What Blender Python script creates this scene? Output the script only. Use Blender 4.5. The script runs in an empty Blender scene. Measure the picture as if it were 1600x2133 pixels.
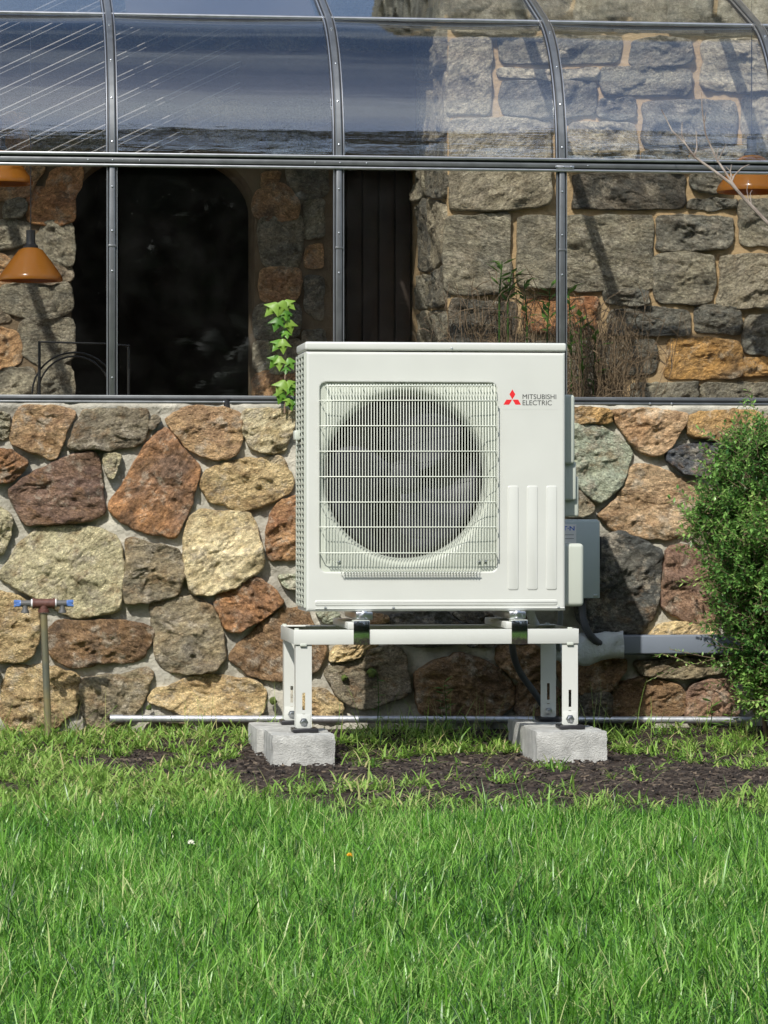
import bpy, bmesh, math, random
import numpy as np
from mathutils import Vector, Matrix, noise
R = math.radians
rnd = random.Random(7)
scene = bpy.context.scene
COL = scene.collection

# ------------------------------------------------------------ camera, sky, sun
YAW = R(6.8); CAMY = -12.06; CAMZ = 0.90; F = 7000.0
cam = bpy.data.cameras.new("camera"); camo = bpy.data.objects.new("camera", cam); COL.objects.link(camo)
camo.location = (0, CAMY, CAMZ); camo.rotation_euler = (R(90), 0, -YAW)
cam.sensor_fit = 'HORIZONTAL'; cam.sensor_width = 36; cam.lens = F / 1600 * 36; cam.clip_end = 500; cam.clip_start = 0.1
scene.camera = camo
SUN = Vector((0.495, 1.0, -1.055)).normalized()          # direction the light travels
elev = math.asin(-SUN.z); azim = math.atan2(-SUN.x, -SUN.y)
world = bpy.data.worlds.new("World"); scene.world = world; world.use_nodes = True
wn = world.node_tree.nodes; wl = world.node_tree.links
bg = wn["Background"]; bg.inputs[1].default_value = 0.15
sky = wn.new("ShaderNodeTexSky"); sky.sky_type = 'NISHITA'; sky.sun_disc = False
sky.sun_elevation = elev; sky.sun_rotation = azim; sky.air_density = 1.0; sky.dust_density = 1.2
tc = wn.new("ShaderNodeTexCoord"); cn = wn.new("ShaderNodeTexNoise")
cn.inputs["Scale"].default_value = 2.2; cn.inputs["Detail"].default_value = 8; cn.inputs["Roughness"].default_value = 0.6
cr = wn.new("ShaderNodeValToRGB"); cr.color_ramp.elements[0].position = 0.47; cr.color_ramp.elements[1].position = 0.68
cr.color_ramp.elements[1].color = (0.6, 0.6, 0.6, 1)
mx = wn.new("ShaderNodeMix"); mx.data_type = 'RGBA'; mx.inputs[7].default_value = (7.5, 7.8, 8.2, 1)
wl.new(tc.outputs["Generated"], cn.inputs["Vector"]); wl.new(cn.outputs["Fac"], cr.inputs[0])
wl.new(cr.outputs[0], mx.inputs[0]); wl.new(sky.outputs[0], mx.inputs[6]); wl.new(mx.outputs[2], bg.inputs[0])
sl = bpy.data.lights.new("sun", 'SUN'); sl.energy = 4.1; sl.angle = R(0.5); sl.color = (1, 0.96, 0.90)
so = bpy.data.objects.new("sun", sl); COL.objects.link(so); so.rotation_euler = SUN.to_track_quat('-Z', 'Y').to_euler(); so.location = (-6, -12, 14)
scene.view_settings.view_transform = 'Standard'; scene.view_settings.look = 'None'
scene.view_settings.exposure = 0.25; scene.view_settings.gamma = 1.0
scene.render.engine = 'CYCLES'; scene.cycles.use_denoising = True
scene.cycles.max_bounces = 8; scene.cycles.transparent_max_bounces = 16

# ------------------------------------------------------------ helpers
ca, sa = math.cos(YAW), math.sin(YAW)
def P(px, py, Y):
    """point on the vertical plane Y (parallel to the wall) seen at a pixel of the photograph"""
    u = (px - 800) / F; v = (1066.5 - py) / F
    d = (Y - CAMY) / (ca - u * sa)
    return Vector((d * (u * ca + sa), Y, CAMZ + d * v))
def gz(x, y):
    t = min(max((y + 0.1) / 1.1, 0), 1); t = t * t * (3 - 2 * t)
    return 0.048 * t + 0.012 * noise.noise((x * 1.7, y * 1.7, 3.1)) * (1 if abs(y) < 12 else 0)
def GP(px, py):
    p = Vector((0, 0, 0)); h = 0.0
    for _ in range(4):
        u = (px - 800) / F; v = (1066.5 - py) / F
        d = (h - CAMZ) / v
        p = Vector((d * (u * ca + sa), CAMY + d * (ca - u * sa), h)); h = gz(p.x, p.y)
    return p
def lin(c):
    return tuple(((v / 255) / 12.92 if v / 255 <= 0.04045 else ((v / 255 + 0.055) / 1.055) ** 2.4) for v in c)

class M:
    def __init__(s): s.v = []; s.f = []
    def add(s, vs, fs):
        n = len(s.v); s.v += [tuple(p) for p in vs]; s.f += [[i + n for i in q] for q in fs]; return s
    def box(s, x0, x1, y0, y1, z0, z1):
        return s.add([(x, y, z) for x in (x0, x1) for y in (y0, y1) for z in (z0, z1)],
                     [[0, 1, 3, 2], [4, 6, 7, 5], [0, 4, 5, 1], [2, 3, 7, 6], [0, 2, 6, 4], [1, 5, 7, 3]])
    def tube(s, pts, rad, sides=8, cap=True):
        pts = [Vector(p) for p in pts]; n = len(pts)
        rs = rad if isinstance(rad, (list, tuple)) else [rad] * n
        vs = []; up = None
        for i, p in enumerate(pts):
            t = (pts[min(i + 1, n - 1)] - pts[max(i - 1, 0)])
            t = t.normalized() if t.length > 1e-9 else Vector((0, 0, 1))
            if up is None: up = t.orthogonal().normalized()
            up = (up - t * up.dot(t)); up = up.normalized() if up.length > 1e-6 else t.orthogonal().normalized()
            b = t.cross(up)
            for k in range(sides):
                a = 2 * math.pi * k / sides
                vs.append(p + (up * math.cos(a) + b * math.sin(a)) * rs[i])
        fs = [[i * sides + k, i * sides + (k + 1) % sides, (i + 1) * sides + (k + 1) % sides, (i + 1) * sides + k] for i in range(n - 1) for k in range(sides)]
        if cap: fs += [list(range(sides))[::-1], [(n - 1) * sides + k for k in range(sides)]]
        return s.add(vs, fs)
    def lathe(s, prof, c=(0, 0, 0), axis='Z', sides=32):
        vs = []
        for r, h in prof:
            for k in range(sides):
                a = 2 * math.pi * k / sides; x, y = r * math.cos(a), r * math.sin(a)
                q = {'Z': (x, y, h), 'Y': (x, h, y), 'X': (h, x, y)}[axis]
                vs.append((c[0] + q[0], c[1] + q[1], c[2] + q[2]))
        n = len(prof)
        return s.add(vs, [[i * sides + k, i * sides + (k + 1) % sides, (i + 1) * sides + (k + 1) % sides, (i + 1) * sides + k] for i in range(n - 1) for k in range(sides)])
    def prism(s, poly, y0, y1):
        n = len(poly)
        return s.add([(x, y0, z) for x, z in poly] + [(x, y1, z) for x, z in poly],
                     [list(range(n)), list(range(2 * n - 1, n - 1, -1))] + [[i, n + i, n + (i + 1) % n, (i + 1) % n] for i in range(n)])
    def build(s, name, mat, parent=None, bevel=0, seg=2, smooth=True, ang=38, fix=True):
        me = bpy.data.meshes.new(name); me.from_pydata(s.v, [], s.f)
        if fix or bevel:
            bm = bmesh.new(); bm.from_mesh(me)
            bmesh.ops.recalc_face_normals(bm, faces=bm.faces)
            if bevel:
                es = [e for e in bm.edges if len(e.link_faces) == 2 and e.calc_face_angle(0) > R(30)]
                bmesh.ops.bevel(bm, geom=es, offset=bevel, segments=seg, affect='EDGES', clamp_overlap=True, profile=0.5)
            bm.to_mesh(me); bm.free()
        if smooth:
            me.polygons.foreach_set("use_smooth", [True] * len(me.polygons)); me.set_sharp_from_angle(angle=R(ang))
        me.materials.append(mat)
        return link(name, me, parent)
def link(name, me, parent=None):
    o = bpy.data.objects.new(name, me); COL.objects.link(o); o.parent = parent; return o
def tag(o, label=None, cat=None, group=None, kind=None):
    if label: o["label"] = label
    if cat: o["category"] = cat
    if group: o["group"] = group
    if kind: o["kind"] = kind
    return o
def thing(name, label, cat, loc=(0, 0, 0), group=None):
    o = bpy.data.objects.new(name, None); COL.objects.link(o); o.empty_display_size = 0.05
    tag(o, label, cat, group); return o                      # parts are built in world coordinates
def place(o, mesh_loc):
    o.location = mesh_loc; return o

# ------------------------------------------------------------ materials
def nm(name):
    m = bpy.data.materials.new(name); m.use_nodes = True
    return m, m.node_tree.nodes, m.node_tree.links, m.node_tree.nodes["Principled BSDF"]
def mat(name, c, rough=0.6, metal=0.0, var=0.12, vscale=6, bump=0.0, bscale=60, spec=0.5, detail=5, c2=None, coat=0):
    m, n, l, b = nm(name)
    b.inputs["Roughness"].default_value = rough; b.inputs["Metallic"].default_value = metal
    b.inputs["Specular IOR Level"].default_value = spec; b.inputs["Coat Weight"].default_value = coat
    geo = n.new("ShaderNodeNewGeometry"); t = n.new("ShaderNodeTexNoise")
    t.inputs["Scale"].default_value = vscale; t.inputs["Detail"].default_value = detail
    l.new(geo.outputs["Position"], t.inputs["Vector"])
    r = n.new("ShaderNodeValToRGB"); r.color_ramp.elements[0].position = 0.32; r.color_ramp.elements[1].position = 0.68
    lo = c2 if c2 else tuple(v * (1 - var) for v in c); hi = c if c2 else tuple(min(v * (1 + var), 1) for v in c)
    r.color_ramp.elements[0].color = (*lo, 1); r.color_ramp.elements[1].color = (*hi, 1)
    l.new(t.outputs["Fac"], r.inputs[0]); l.new(r.outputs[0], b.inputs["Base Color"])
    if bump:
        t2 = n.new("ShaderNodeTexNoise"); t2.inputs["Scale"].default_value = bscale; t2.inputs["Detail"].default_value = 6; t2.inputs["Roughness"].default_value = 0.65
        l.new(geo.outputs["Position"], t2.inputs["Vector"])
        bp = n.new("ShaderNodeBump"); bp.inputs["Strength"].default_value = 1.0; bp.inputs["Distance"].default_value = bump
        l.new(t2.outputs["Fac"], bp.inputs["Height"]); l.new(bp.outputs[0], b.inputs["Normal"])
    return m
def stone_mat(name, fine=1.0, stain=1.0):
    m, n, l, b = nm(name)
    b.inputs["Roughness"].default_value = 0.85; b.inputs["Specular IOR Level"].default_value = 0.25
    oi = n.new("ShaderNodeObjectInfo"); at = n.new("ShaderNodeAttribute"); at.attribute_type = 'OBJECT'; at.attribute_name = "tint"
    geo = n.new("ShaderNodeNewGeometry"); sc = n.new("ShaderNodeVectorMath"); sc.operation = 'SCALE'; sc.inputs[0].default_value = (7, 3, 5)
    mul = n.new("ShaderNodeMath"); mul.operation = 'MULTIPLY'; mul.inputs[1].default_value = 13.0
    l.new(oi.outputs["Random"], mul.inputs[0]); l.new(mul.outputs[0], sc.inputs["Scale"])
    ad = n.new("ShaderNodeVectorMath"); ad.operation = 'ADD'
    rot = n.new("ShaderNodeVectorRotate"); rot.rotation_type = 'Y_AXIS'
    m2 = n.new("ShaderNodeMath"); m2.operation = 'MULTIPLY_ADD'; m2.inputs[1].default_value = 1.6; m2.inputs[2].default_value = -0.8
    l.new(oi.outputs["Random"], m2.inputs[0]); l.new(m2.outputs[0], rot.inputs["Angle"])
    l.new(geo.outputs["Position"], ad.inputs[0]); l.new(sc.outputs[0], ad.inputs[1]); l.new(ad.outputs[0], rot.inputs["Vector"])
    st = n.new("ShaderNodeVectorMath"); st.operation = 'MULTIPLY'; st.inputs[1].default_value = (1.0, 1.0, 1.55)
    vs_ = n.new("ShaderNodeVectorMath"); vs_.operation = 'SCALE'; m3 = n.new("ShaderNodeMath"); m3.operation = 'MULTIPLY_ADD'; m3.inputs[1].default_value = 0.85; m3.inputs[2].default_value = 0.6
    fr = n.new("ShaderNodeMath"); fr.operation = 'FRACT'; fm = n.new("ShaderNodeMath"); fm.operation = 'MULTIPLY'; fm.inputs[1].default_value = 7.31
    l.new(oi.outputs["Random"], fm.inputs[0]); l.new(fm.outputs[0], fr.inputs[0]); l.new(fr.outputs[0], m3.inputs[0]); l.new(m3.outputs[0], vs_.inputs["Scale"])
    l.new(rot.outputs[0], vs_.inputs[0]); l.new(vs_.outputs[0], st.inputs[0])
    def tex(scale, det=6, ro=0.6, v=st.outputs[0]):
        t = n.new("ShaderNodeTexNoise"); t.inputs["Scale"].default_value = scale; t.inputs["Detail"].default_value = det; t.inputs["Roughness"].default_value = ro
        l.new(v, t.inputs["Vector"]); return t.outputs["Fac"]
    def ramp(i, a, b_, c0=(0, 0, 0), c1=(1, 1, 1)):
        r = n.new("ShaderNodeValToRGB"); r.color_ramp.elements[0].position = a; r.color_ramp.elements[1].position = b_
        r.color_ramp.elements[0].color = (*c0, 1); r.color_ramp.elements[1].color = (*c1, 1); l.new(i, r.inputs[0]); return r.outputs[0]
    def mix(f, a, b_, bt='MIX'):
        q = n.new("ShaderNodeMix"); q.data_type = 'RGBA'; q.blend_type = bt
        if isinstance(f, float): q.inputs[0].default_value = f
        else: l.new(f, q.inputs[0])
        l.new(a, q.inputs[6]); l.new(b_, q.inputs[7]); return q.outputs[2]
    big = ramp(tex(7 * fine, 5, 0.62), 0.40, 0.62)
    c = mix(big, oi.outputs["Color"], at.outputs["Color"])
    def flat_(col):
        r_ = n.new("ShaderNodeRGB"); r_.outputs[0].default_value = (*col, 1); return r_.outputs[0]
    def amt(sock, k):
        q_ = n.new("ShaderNodeMath"); q_.operation = 'MULTIPLY'; q_.inputs[1].default_value = k; l.new(sock, q_.inputs[0]); return q_.outputs[0]
    c = mix(amt(ramp(tex(11 * fine, 7, 0.68), 0.52, 0.66), 0.55 * stain), c, flat_((0.29, 0.165, 0.07)))     # rust staining
    c = mix(amt(ramp(tex(15 * fine, 7, 0.7, ad.outputs[0]), 0.53, 0.64), 0.62), c, flat_((0.56, 0.51, 0.41)))   # pale mineral patches
    c = mix(amt(ramp(tex(6 * fine, 7, 0.7, ad.outputs[0]), 0.55, 0.66), 0.60), c, flat_((0.085, 0.078, 0.072)))  # dark weathering
    grit = ramp(tex(85 * fine, 4, 0.75), 0.30, 0.70, (0.32, 0.30, 0.28), (1.6, 1.57, 1.5))
    c = mix(0.85, c, grit, 'MULTIPLY')
    mid = ramp(tex(26 * fine, 5, 0.7), 0.33, 0.66, (0.55, 0.52, 0.5), (1.25, 1.25, 1.25))
    c = mix(0.75, c, mid, 'MULTIPLY')
    vo = n.new("ShaderNodeTexVoronoi"); vo.inputs["Scale"].default_value = 230 * fine; l.new(ad.outputs[0], vo.inputs["Vector"])
    spk = ramp(vo.outputs["Color"], 0.80, 0.86, (1, 1, 1), (1.7, 1.7, 1.65)); c = mix(0.6, c, spk, 'MULTIPLY')
    l.new(c, b.inputs["Base Color"])
    h1 = tex(30 * fine, 8, 0.7); h2 = tex(110 * fine, 5, 0.7)
    vc = n.new("ShaderNodeTexVoronoi"); vc.inputs["Scale"].default_value = 34 * fine; l.new(st.outputs[0], vc.inputs["Vector"])
    s1 = n.new("ShaderNodeMath"); s1.operation = 'MULTIPLY_ADD'; s1.inputs[1].default_value = 0.35; l.new(h2, s1.inputs[0]); l.new(h1, s1.inputs[2])
    s2 = n.new("ShaderNodeMath"); s2.operation = 'MULTIPLY_ADD'; s2.inputs[1].default_value = 0.25; l.new(vc.outputs["Distance"], s2.inputs[0]); l.new(s1.outputs[0], s2.inputs[2])
    bp = n.new("ShaderNodeBump"); bp.inputs["Distance"].default_value = 0.034; bp.inputs["Strength"].default_value = 1.0
    l.new(s2.outputs[0], bp.inputs["Height"]); l.new(bp.outputs[0], b.inputs["Normal"])
    return m
STONE = stone_mat("field_stone"); BLOCKSTONE = stone_mat("house_stone", 0.8, 0.3)
MORTAR = mat("mortar", lin((176, 172, 158)), 0.9, var=0.36, vscale=9, bump=0.012, bscale=45, spec=0.2, detail=8)
TANMORTAR = mat("tan_mortar", lin((190, 164, 126)), 0.9, var=0.15, vscale=8, bump=0.008, bscale=60, spec=0.2)
IVORY = mat("ivory_paint", lin((197, 199, 192)), 0.34, var=0.03, vscale=5, detail=9, spec=0.45)
IVORY2 = mat("ivory_plastic", lin((184, 189, 177)), 0.42, var=0.02, vscale=4, spec=0.4)
WIRE = mat("ivory_wire", lin((216, 220, 206)), 0.35, var=0.01)
BLACKPL = mat("black_plastic", (0.018, 0.018, 0.02), 0.4, var=0.2)
FANMAT = mat("fan_grey", (0.020, 0.020, 0.030), 0.55, var=0.1, spec=.3)
CAVITY = mat("fan_cavity", (0.006, 0.006, 0.008), 0.7, var=0.3, vscale=20)
STEEL = mat("zinc_steel", (0.62, 0.64, 0.66), 0.28, 1.0, var=0.1, vscale=30)
STAINLESS = mat("stainless_steel", (0.60, 0.60, 0.58), 0.12, 1.0, var=0.05, vscale=20)
GALV = mat("galvanised_pipe", (0.66, 0.68, 0.71), 0.42, 0.8, var=0.18, vscale=40)
FRAME = mat("bronze_aluminium", (0.17, 0.178, 0.18), 0.36, 0.7, var=0.15, vscale=18, spec=0.6)
FRAMEL = mat("frame_edge_trim", (0.42, 0.43, 0.44), 0.3, 0.85, var=0.12, vscale=25)
GASKET = mat("black_gasket", (0.012, 0.012, 0.013), 0.45, var=0.2)
BOXGREY = mat("electrical_grey", lin((176, 188, 188)), 0.42, var=0.04, vscale=5)
DUCTGREY = mat("duct_grey", lin((112, 120, 131)), 0.45, var=0.04)
TAPE = mat("wrapping_tape", lin((192, 198, 198)), 0.4, var=0.08, vscale=20, bump=0.01, bscale=30)
CONCRETE = mat("concrete", lin((180, 180, 174)), 0.9, var=0.26, vscale=16, bump=0.007, bscale=170, spec=0.2, detail=10)
RUSTY = mat("rusty_iron", (0.105, 0.042, 0.030), 0.6, var=0.25, vscale=60, bump=0.001, bscale=200)
POSTM = mat("weathered_pipe", lin((150, 140, 104)), 0.42, 0.6, c2=lin((104, 110, 104)), vscale=9)
BLUEPL = mat("blue_plastic", lin((88, 122, 182)), 0.35)
WHITEPL = mat("white_plastic", (0.75, 0.75, 0.75), 0.4, var=0.02)
RED = mat("logo_red", lin((214, 40, 44)), 0.45, var=0.01)
INK = mat("logo_ink", (0.012, 0.012, 0.016), 0.5, var=0.01)
INKBLUE = mat("label_blue", lin((20, 90, 190)), 0.5, var=0.01)
DARKWOOD = mat("dark_wood", (0.030, 0.018, 0.011), 0.55, var=0.35, vscale=12, bump=0.002, bscale=50)
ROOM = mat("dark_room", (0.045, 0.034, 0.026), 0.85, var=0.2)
FLOORM = mat("floor_tile", (0.22, 0.17, 0.13), 0.7)
TWIG = mat("dry_twig", (0.19, 0.135, 0.085), 0.8, var=0.4, vscale=30)
BRANCH = mat("bare_branch", lin((188, 176, 164)), 0.7, c2=lin((92, 76, 66)), vscale=14)
BARK = mat("bark", (0.12, 0.085, 0.06), 0.9, var=0.35, vscale=20, bump=0.02, bscale=25)
BATTEN = mat("pale_batten", (0.42, 0.40, 0.36), 0.6)
BLOCKER = mat("brown_blocker", (0.05, 0.035, 0.025), 0.8)
MULCHM = mat("bark_mulch", lin((84, 66, 56)), 0.85, c2=lin((40, 31, 28)), vscale=70, spec=0.2)
MOSS = mat("moss", (0.09, 0.13, 0.02), 0.9, var=0.4, vscale=80, bump=0.01, bscale=150)

def amber_mat():
    m, n, l, b = nm("amber_glass")
    geo = n.new("ShaderNodeNewGeometry"); sp = n.new("ShaderNodeSeparateXYZ"); 
    b.inputs["Base Color"].default_value = (0.36, 0.16, 0.025, 1); b.inputs["Roughness"].default_value = 0.18; b.inputs["Coat Weight"].default_value = 0.3
    tr = n.new("ShaderNodeBsdfTranslucent"); tr.inputs[0].default_value = (0.95, 0.38, 0.05, 1)
    mxs = n.new("ShaderNodeMixShader"); mxs.inputs[0].default_value = 0.35
    l.new(b.outputs[0], mxs.inputs[1]); l.new(tr.outputs[0], mxs.inputs[2]); l.new(mxs.outputs[0], n["Material Output"].inputs[0])
    return m
AMBER = amber_mat()
def glass_mat(name, f0, tint, wave):
    m, n, l, b = nm(name); n.remove(b)
    geo = n.new("ShaderNodeNewGeometry")
    dt = n.new("ShaderNodeVectorMath"); dt.operation = 'DOT_PRODUCT'
    l.new(geo.outputs["Normal"], dt.inputs[0]); l.new(geo.outputs["Incoming"], dt.inputs[1])
    def math_(op, a, b_=None):
        q = n.new("ShaderNodeMath"); q.operation = op
        for i, v in enumerate((a, b_)):
            if v is None: continue
            if isinstance(v, (int, float)): q.inputs[i].default_value = v
            else: l.new(v, q.inputs[i])
        return q.outputs[0]
    f = math_('POWER', math_('SUBTRACT', 1.0, math_('ABSOLUTE', dt.outputs["Value"])), 5.0)
    f = math_('ADD', math_('MULTIPLY', f, 1 - f0), f0)
    mp = n.new("ShaderNodeVectorMath"); mp.operation = 'MULTIPLY'; mp.inputs[1].default_value = (1.0, 3.0, 14.0); l.new(geo.outputs["Position"], mp.inputs[0])
    t = n.new("ShaderNodeTexNoise"); t.inputs["Scale"].default_value = 1.6; t.inputs["Detail"].default_value = 4; l.new(mp.outputs[0], t.inputs["Vector"])
    bp = n.new("ShaderNodeBump"); bp.inputs["Distance"].default_value = wave; l.new(t.outputs["Fac"], bp.inputs["Height"])
    g = n.new("ShaderNodeBsdfGlossy"); g.inputs["Roughness"].default_value = 0.015; l.new(bp.outputs[0], g.inputs["Normal"])
    tr = n.new("ShaderNodeBsdfTransparent"); tr.inputs[0].default_value = (*tint, 1)
    dsf = n.new("ShaderNodeBsdfDiffuse"); dsf.inputs[0].default_value = (0.55, 0.55, 0.52, 1)      # dust film
    t3 = n.new("ShaderNodeTexNoise"); t3.inputs["Scale"].default_value = 9; t3.inputs["Detail"].default_value = 8; l.new(geo.outputs["Position"], t3.inputs["Vector"])
    dm = n.new("ShaderNodeMixShader"); t4 = n.new("ShaderNodeTexNoise"); t4.inputs["Scale"].default_value = 55; t4.inputs["Detail"].default_value = 3; l.new(geo.outputs["Position"], t4.inputs["Vector"])
    sp4 = math_('MULTIPLY', math_('GREATER_THAN', t4.outputs["Fac"], 0.755), 0.05)                     # dirt specks and dried drops
    l.new(math_('ADD', sp4, math_('MULTIPLY', math_('POWER', t3.outputs["Fac"], 2.5), 0.012)), dm.inputs[0]); l.new(tr.outputs[0], dm.inputs[1]); l.new(dsf.outputs[0], dm.inputs[2])
    mxs = n.new("ShaderNodeMixShader"); g.inputs["Color"].default_value = (0.90, 0.96, 1.0, 1); l.new(f, mxs.inputs[0]); l.new(dm.outputs[0], mxs.inputs[1]); l.new(g.outputs[0], mxs.inputs[2])
    l.new(mxs.outputs[0], n["Material Output"].inputs[0])
    return m
GLASS = glass_mat("window_glass", 0.035, (0.93, 0.93, 0.91), 0.00004)
CGLASS = glass_mat("curved_acrylic", 0.115, (0.98, 0.98, 0.98), 0.0014)
ROOFG = glass_mat("roof_glass", 0.10, (0.98, 0.98, 0.98), 0.0006)

def leaf_mat(name, cols, trans=0.35, rough=0.45):
    m, n, l, b = nm(name)
    at = n.new("ShaderNodeAttribute"); at.attribute_name = "rnd"
    r = n.new("ShaderNodeValToRGB"); cr_ = r.color_ramp
    while len(cr_.elements) < len(cols): cr_.elements.new(0.5)
    for i, c in enumerate(cols):
        cr_.elements[i].position = i / (len(cols) - 1); cr_.elements[i].color = (*c, 1)
    l.new(at.outputs["Fac"], r.inputs[0]); l.new(r.outputs[0], b.inputs["Base Color"])
    b.inputs["Roughness"].default_value = rough; b.inputs["Specular IOR Level"].default_value = 0.4
    tr = n.new("ShaderNodeBsdfTranslucent"); l.new(r.outputs[0], tr.inputs[0])
    mxs = n.new("ShaderNodeMixShader"); mxs.inputs[0].default_value = trans
    l.new(b.outputs[0], mxs.inputs[1]); l.new(tr.outputs[0], mxs.inputs[2]); l.new(mxs.outputs[0], n["Material Output"].inputs[0])
    return m
GRASSM = leaf_mat("lawn_blade", [(0.016, 0.062, 0.008), (0.075, 0.225, 0.018), (0.155, 0.37, 0.038), (0.29, 0.52, 0.11), (0.48, 0.52, 0.22)], 0.33, .34)
CRABM = leaf_mat("crabgrass_blade", [(0.06, 0.15, 0.025), (0.16, 0.31, 0.045), (0.25, 0.42, 0.075), (0.34, 0.48, 0.12), (0.52, 0.45, 0.22)], 0.38, .4)
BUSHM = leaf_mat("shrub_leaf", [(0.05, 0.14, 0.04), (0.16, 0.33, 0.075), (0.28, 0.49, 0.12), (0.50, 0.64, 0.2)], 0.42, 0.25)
MAPLEM = leaf_mat("maple_leaf", [(0.07, 0.20, 0.02), (0.14, 0.32, 0.035), (0.24, 0.40, 0.06)], 0.4, 0.4)
WEEDM = leaf_mat("weed_leaf", [(0.06, 0.14, 0.025), (0.13, 0.26, 0.05)], 0.35)
TREEM = leaf_mat("tree_leaf", [(0.012, 0.035, 0.010), (0.03, 0.07, 0.018)], 0.2, 0.5)

def np_mesh(name, verts, faces4, faces3, rndv, material, parent=None):
    """fast mesh from arrays; rndv gives the per-vertex colour variation"""
    me = bpy.data.meshes.new(name)
    nv, n4, n3 = len(verts), len(faces4), len(faces3)
    me.vertices.add(nv); me.vertices.foreach_set("co", np.asarray(verts, np.float32).ravel())
    li = np.concatenate([np.asarray(faces4, np.int32).ravel(), np.asarray(faces3, np.int32).ravel()]) if n3 else np.asarray(faces4, np.int32).ravel()
    me.loops.add(len(li)); me.loops.foreach_set("vertex_index", li)
    me.polygons.add(n4 + n3)
    ls = np.concatenate([np.arange(n4) * 4, n4 * 4 + np.arange(n3) * 3]).astype(np.int32)
    me.polygons.foreach_set("loop_start", ls)
    me.update(calc_edges=True); me.validate()
    me.polygons.foreach_set("use_smooth", np.ones(len(me.polygons), bool))
    a = me.attributes.new("rnd", 'FLOAT', 'POINT'); a.data.foreach_set("value", np.asarray(rndv, np.float32))
    me.materials.append(material)
    return link(name, me, parent)

# ------------------------------------------------------------ ground
def build_ground():
    xs = np.concatenate([np.linspace(-60, -3, 20), np.linspace(-2.9, 6.5, 120), np.linspace(7, 60, 20)])
    ys = np.concatenate([np.linspace(-70, -8.2, 20), np.linspace(-8, 1.3, 130), np.linspace(2, 40, 12)])
    vs = [(x, y, gz(x, y) if -9 < y < 2 and -3 < x < 7 else (0.048 if y > 1 else 0.0)) for y in ys for x in xs]
    nx = len(xs); fs = [[j * nx + i, j * nx + i + 1, (j + 1) * nx + i + 1, (j + 1) * nx + i] for j in range(len(ys) - 1) for i in range(nx - 1)]
    m, n, l, b = nm("soil_and_turf")
    geo = n.new("ShaderNodeNewGeometry"); sp = n.new("ShaderNodeSeparateXYZ"); l.new(geo.outputs["Position"], sp.inputs[0])
    t = n.new("ShaderNodeTexNoise"); t.inputs["Scale"].default_value = 3; t.inputs["Detail"].default_value = 6; l.new(geo.outputs["Position"], t.inputs["Vector"])
    ad = n.new("ShaderNodeMath"); ad.operation = 'MULTIPLY_ADD'; ad.inputs[1].default_value = 0.8; l.new(t.outputs["Fac"], ad.inputs[0]); l.new(sp.outputs["Y"], ad.inputs[2])
    mr = n.new("ShaderNodeMapRange"); mr.inputs["From Min"].default_value = -2.1; mr.inputs["From Max"].default_value = -1.6; l.new(ad.outputs[0], mr.inputs["Value"])
    t2 = n.new("ShaderNodeTexNoise"); t2.inputs["Scale"].default_value = 60; t2.inputs["Detail"].default_value = 8; l.new(geo.outputs["Position"], t2.inputs["Vector"])
    r1 = n.new("ShaderNodeValToRGB"); r1.color_ramp.elements[0].color = (0.018, 0.045, 0.010, 1); r1.color_ramp.elements[1].color = (0.07, 0.14, 0.03, 1)
    r2 = n.new("ShaderNodeValToRGB"); r2.color_ramp.elements[0].color = (0.016, 0.012, 0.010, 1); r2.color_ramp.elements[1].color = (0.075, 0.055, 0.043, 1)
    for r_ in (r1, r2): l.new(t2.outputs["Fac"], r_.inputs[0]); r_.color_ramp.elements[0].position = 0.3; r_.color_ramp.elements[1].position = 0.7
    q = n.new("ShaderNodeMix"); q.data_type = 'RGBA'; l.new(mr.outputs[0], q.inputs[0]); l.new(r1.outputs[0], q.inputs[6]); l.new(r2.outputs[0], q.inputs[7])
    l.new(q.outputs[2], b.inputs["Base Color"]); b.inputs["Roughness"].default_value = 0.95; b.inputs["Specular IOR Level"].default_value = 0.15
    bp = n.new("ShaderNodeBump"); bp.inputs["Distance"].default_value = 0.02; l.new(t2.outputs["Fac"], bp.inputs["Height"]); l.new(bp.outputs[0], b.inputs["Normal"])
    o = M().add(vs, fs).build("ground", m, fix=False); tag(o, "lawn soil and dark mulch bed in front of the stone wall", "ground", kind="structure")
build_ground()

# ------------------------------------------------------------ stones
def chaikin(p, n=2):
    for _ in range(n):
        q = []
        for i in range(len(p)):
            a, b = p[i], p[(i + 1) % len(p)]
            L_ = max(math.dist(a, b), 1e-6); k = min(.22, .016 / L_)      # cut corners by at most 16 mm
            q += [(a[0] * (1 - k) + b[0] * k, a[1] * (1 - k) + b[1] * k), (a[0] * k + b[0] * (1 - k), a[1] * k + b[1] * (1 - k))]
        p = q
    return p
def resample(p, n):
    L = [0]
    for i in range(len(p)): L.append(L[-1] + math.dist(p[i], p[(i + 1) % len(p)]))
    out = []; j = 0
    for k in range(n):
        s = L[-1] * k / n
        while L[j + 1] < s: j += 1
        t = (s - L[j]) / max(L[j + 1] - L[j], 1e-9); a, b = p[j], p[(j + 1) % len(p)]
        out.append((a[0] + (b[0] - a[0]) * t, a[1] + (b[1] - a[1]) * t))
    return out
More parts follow.
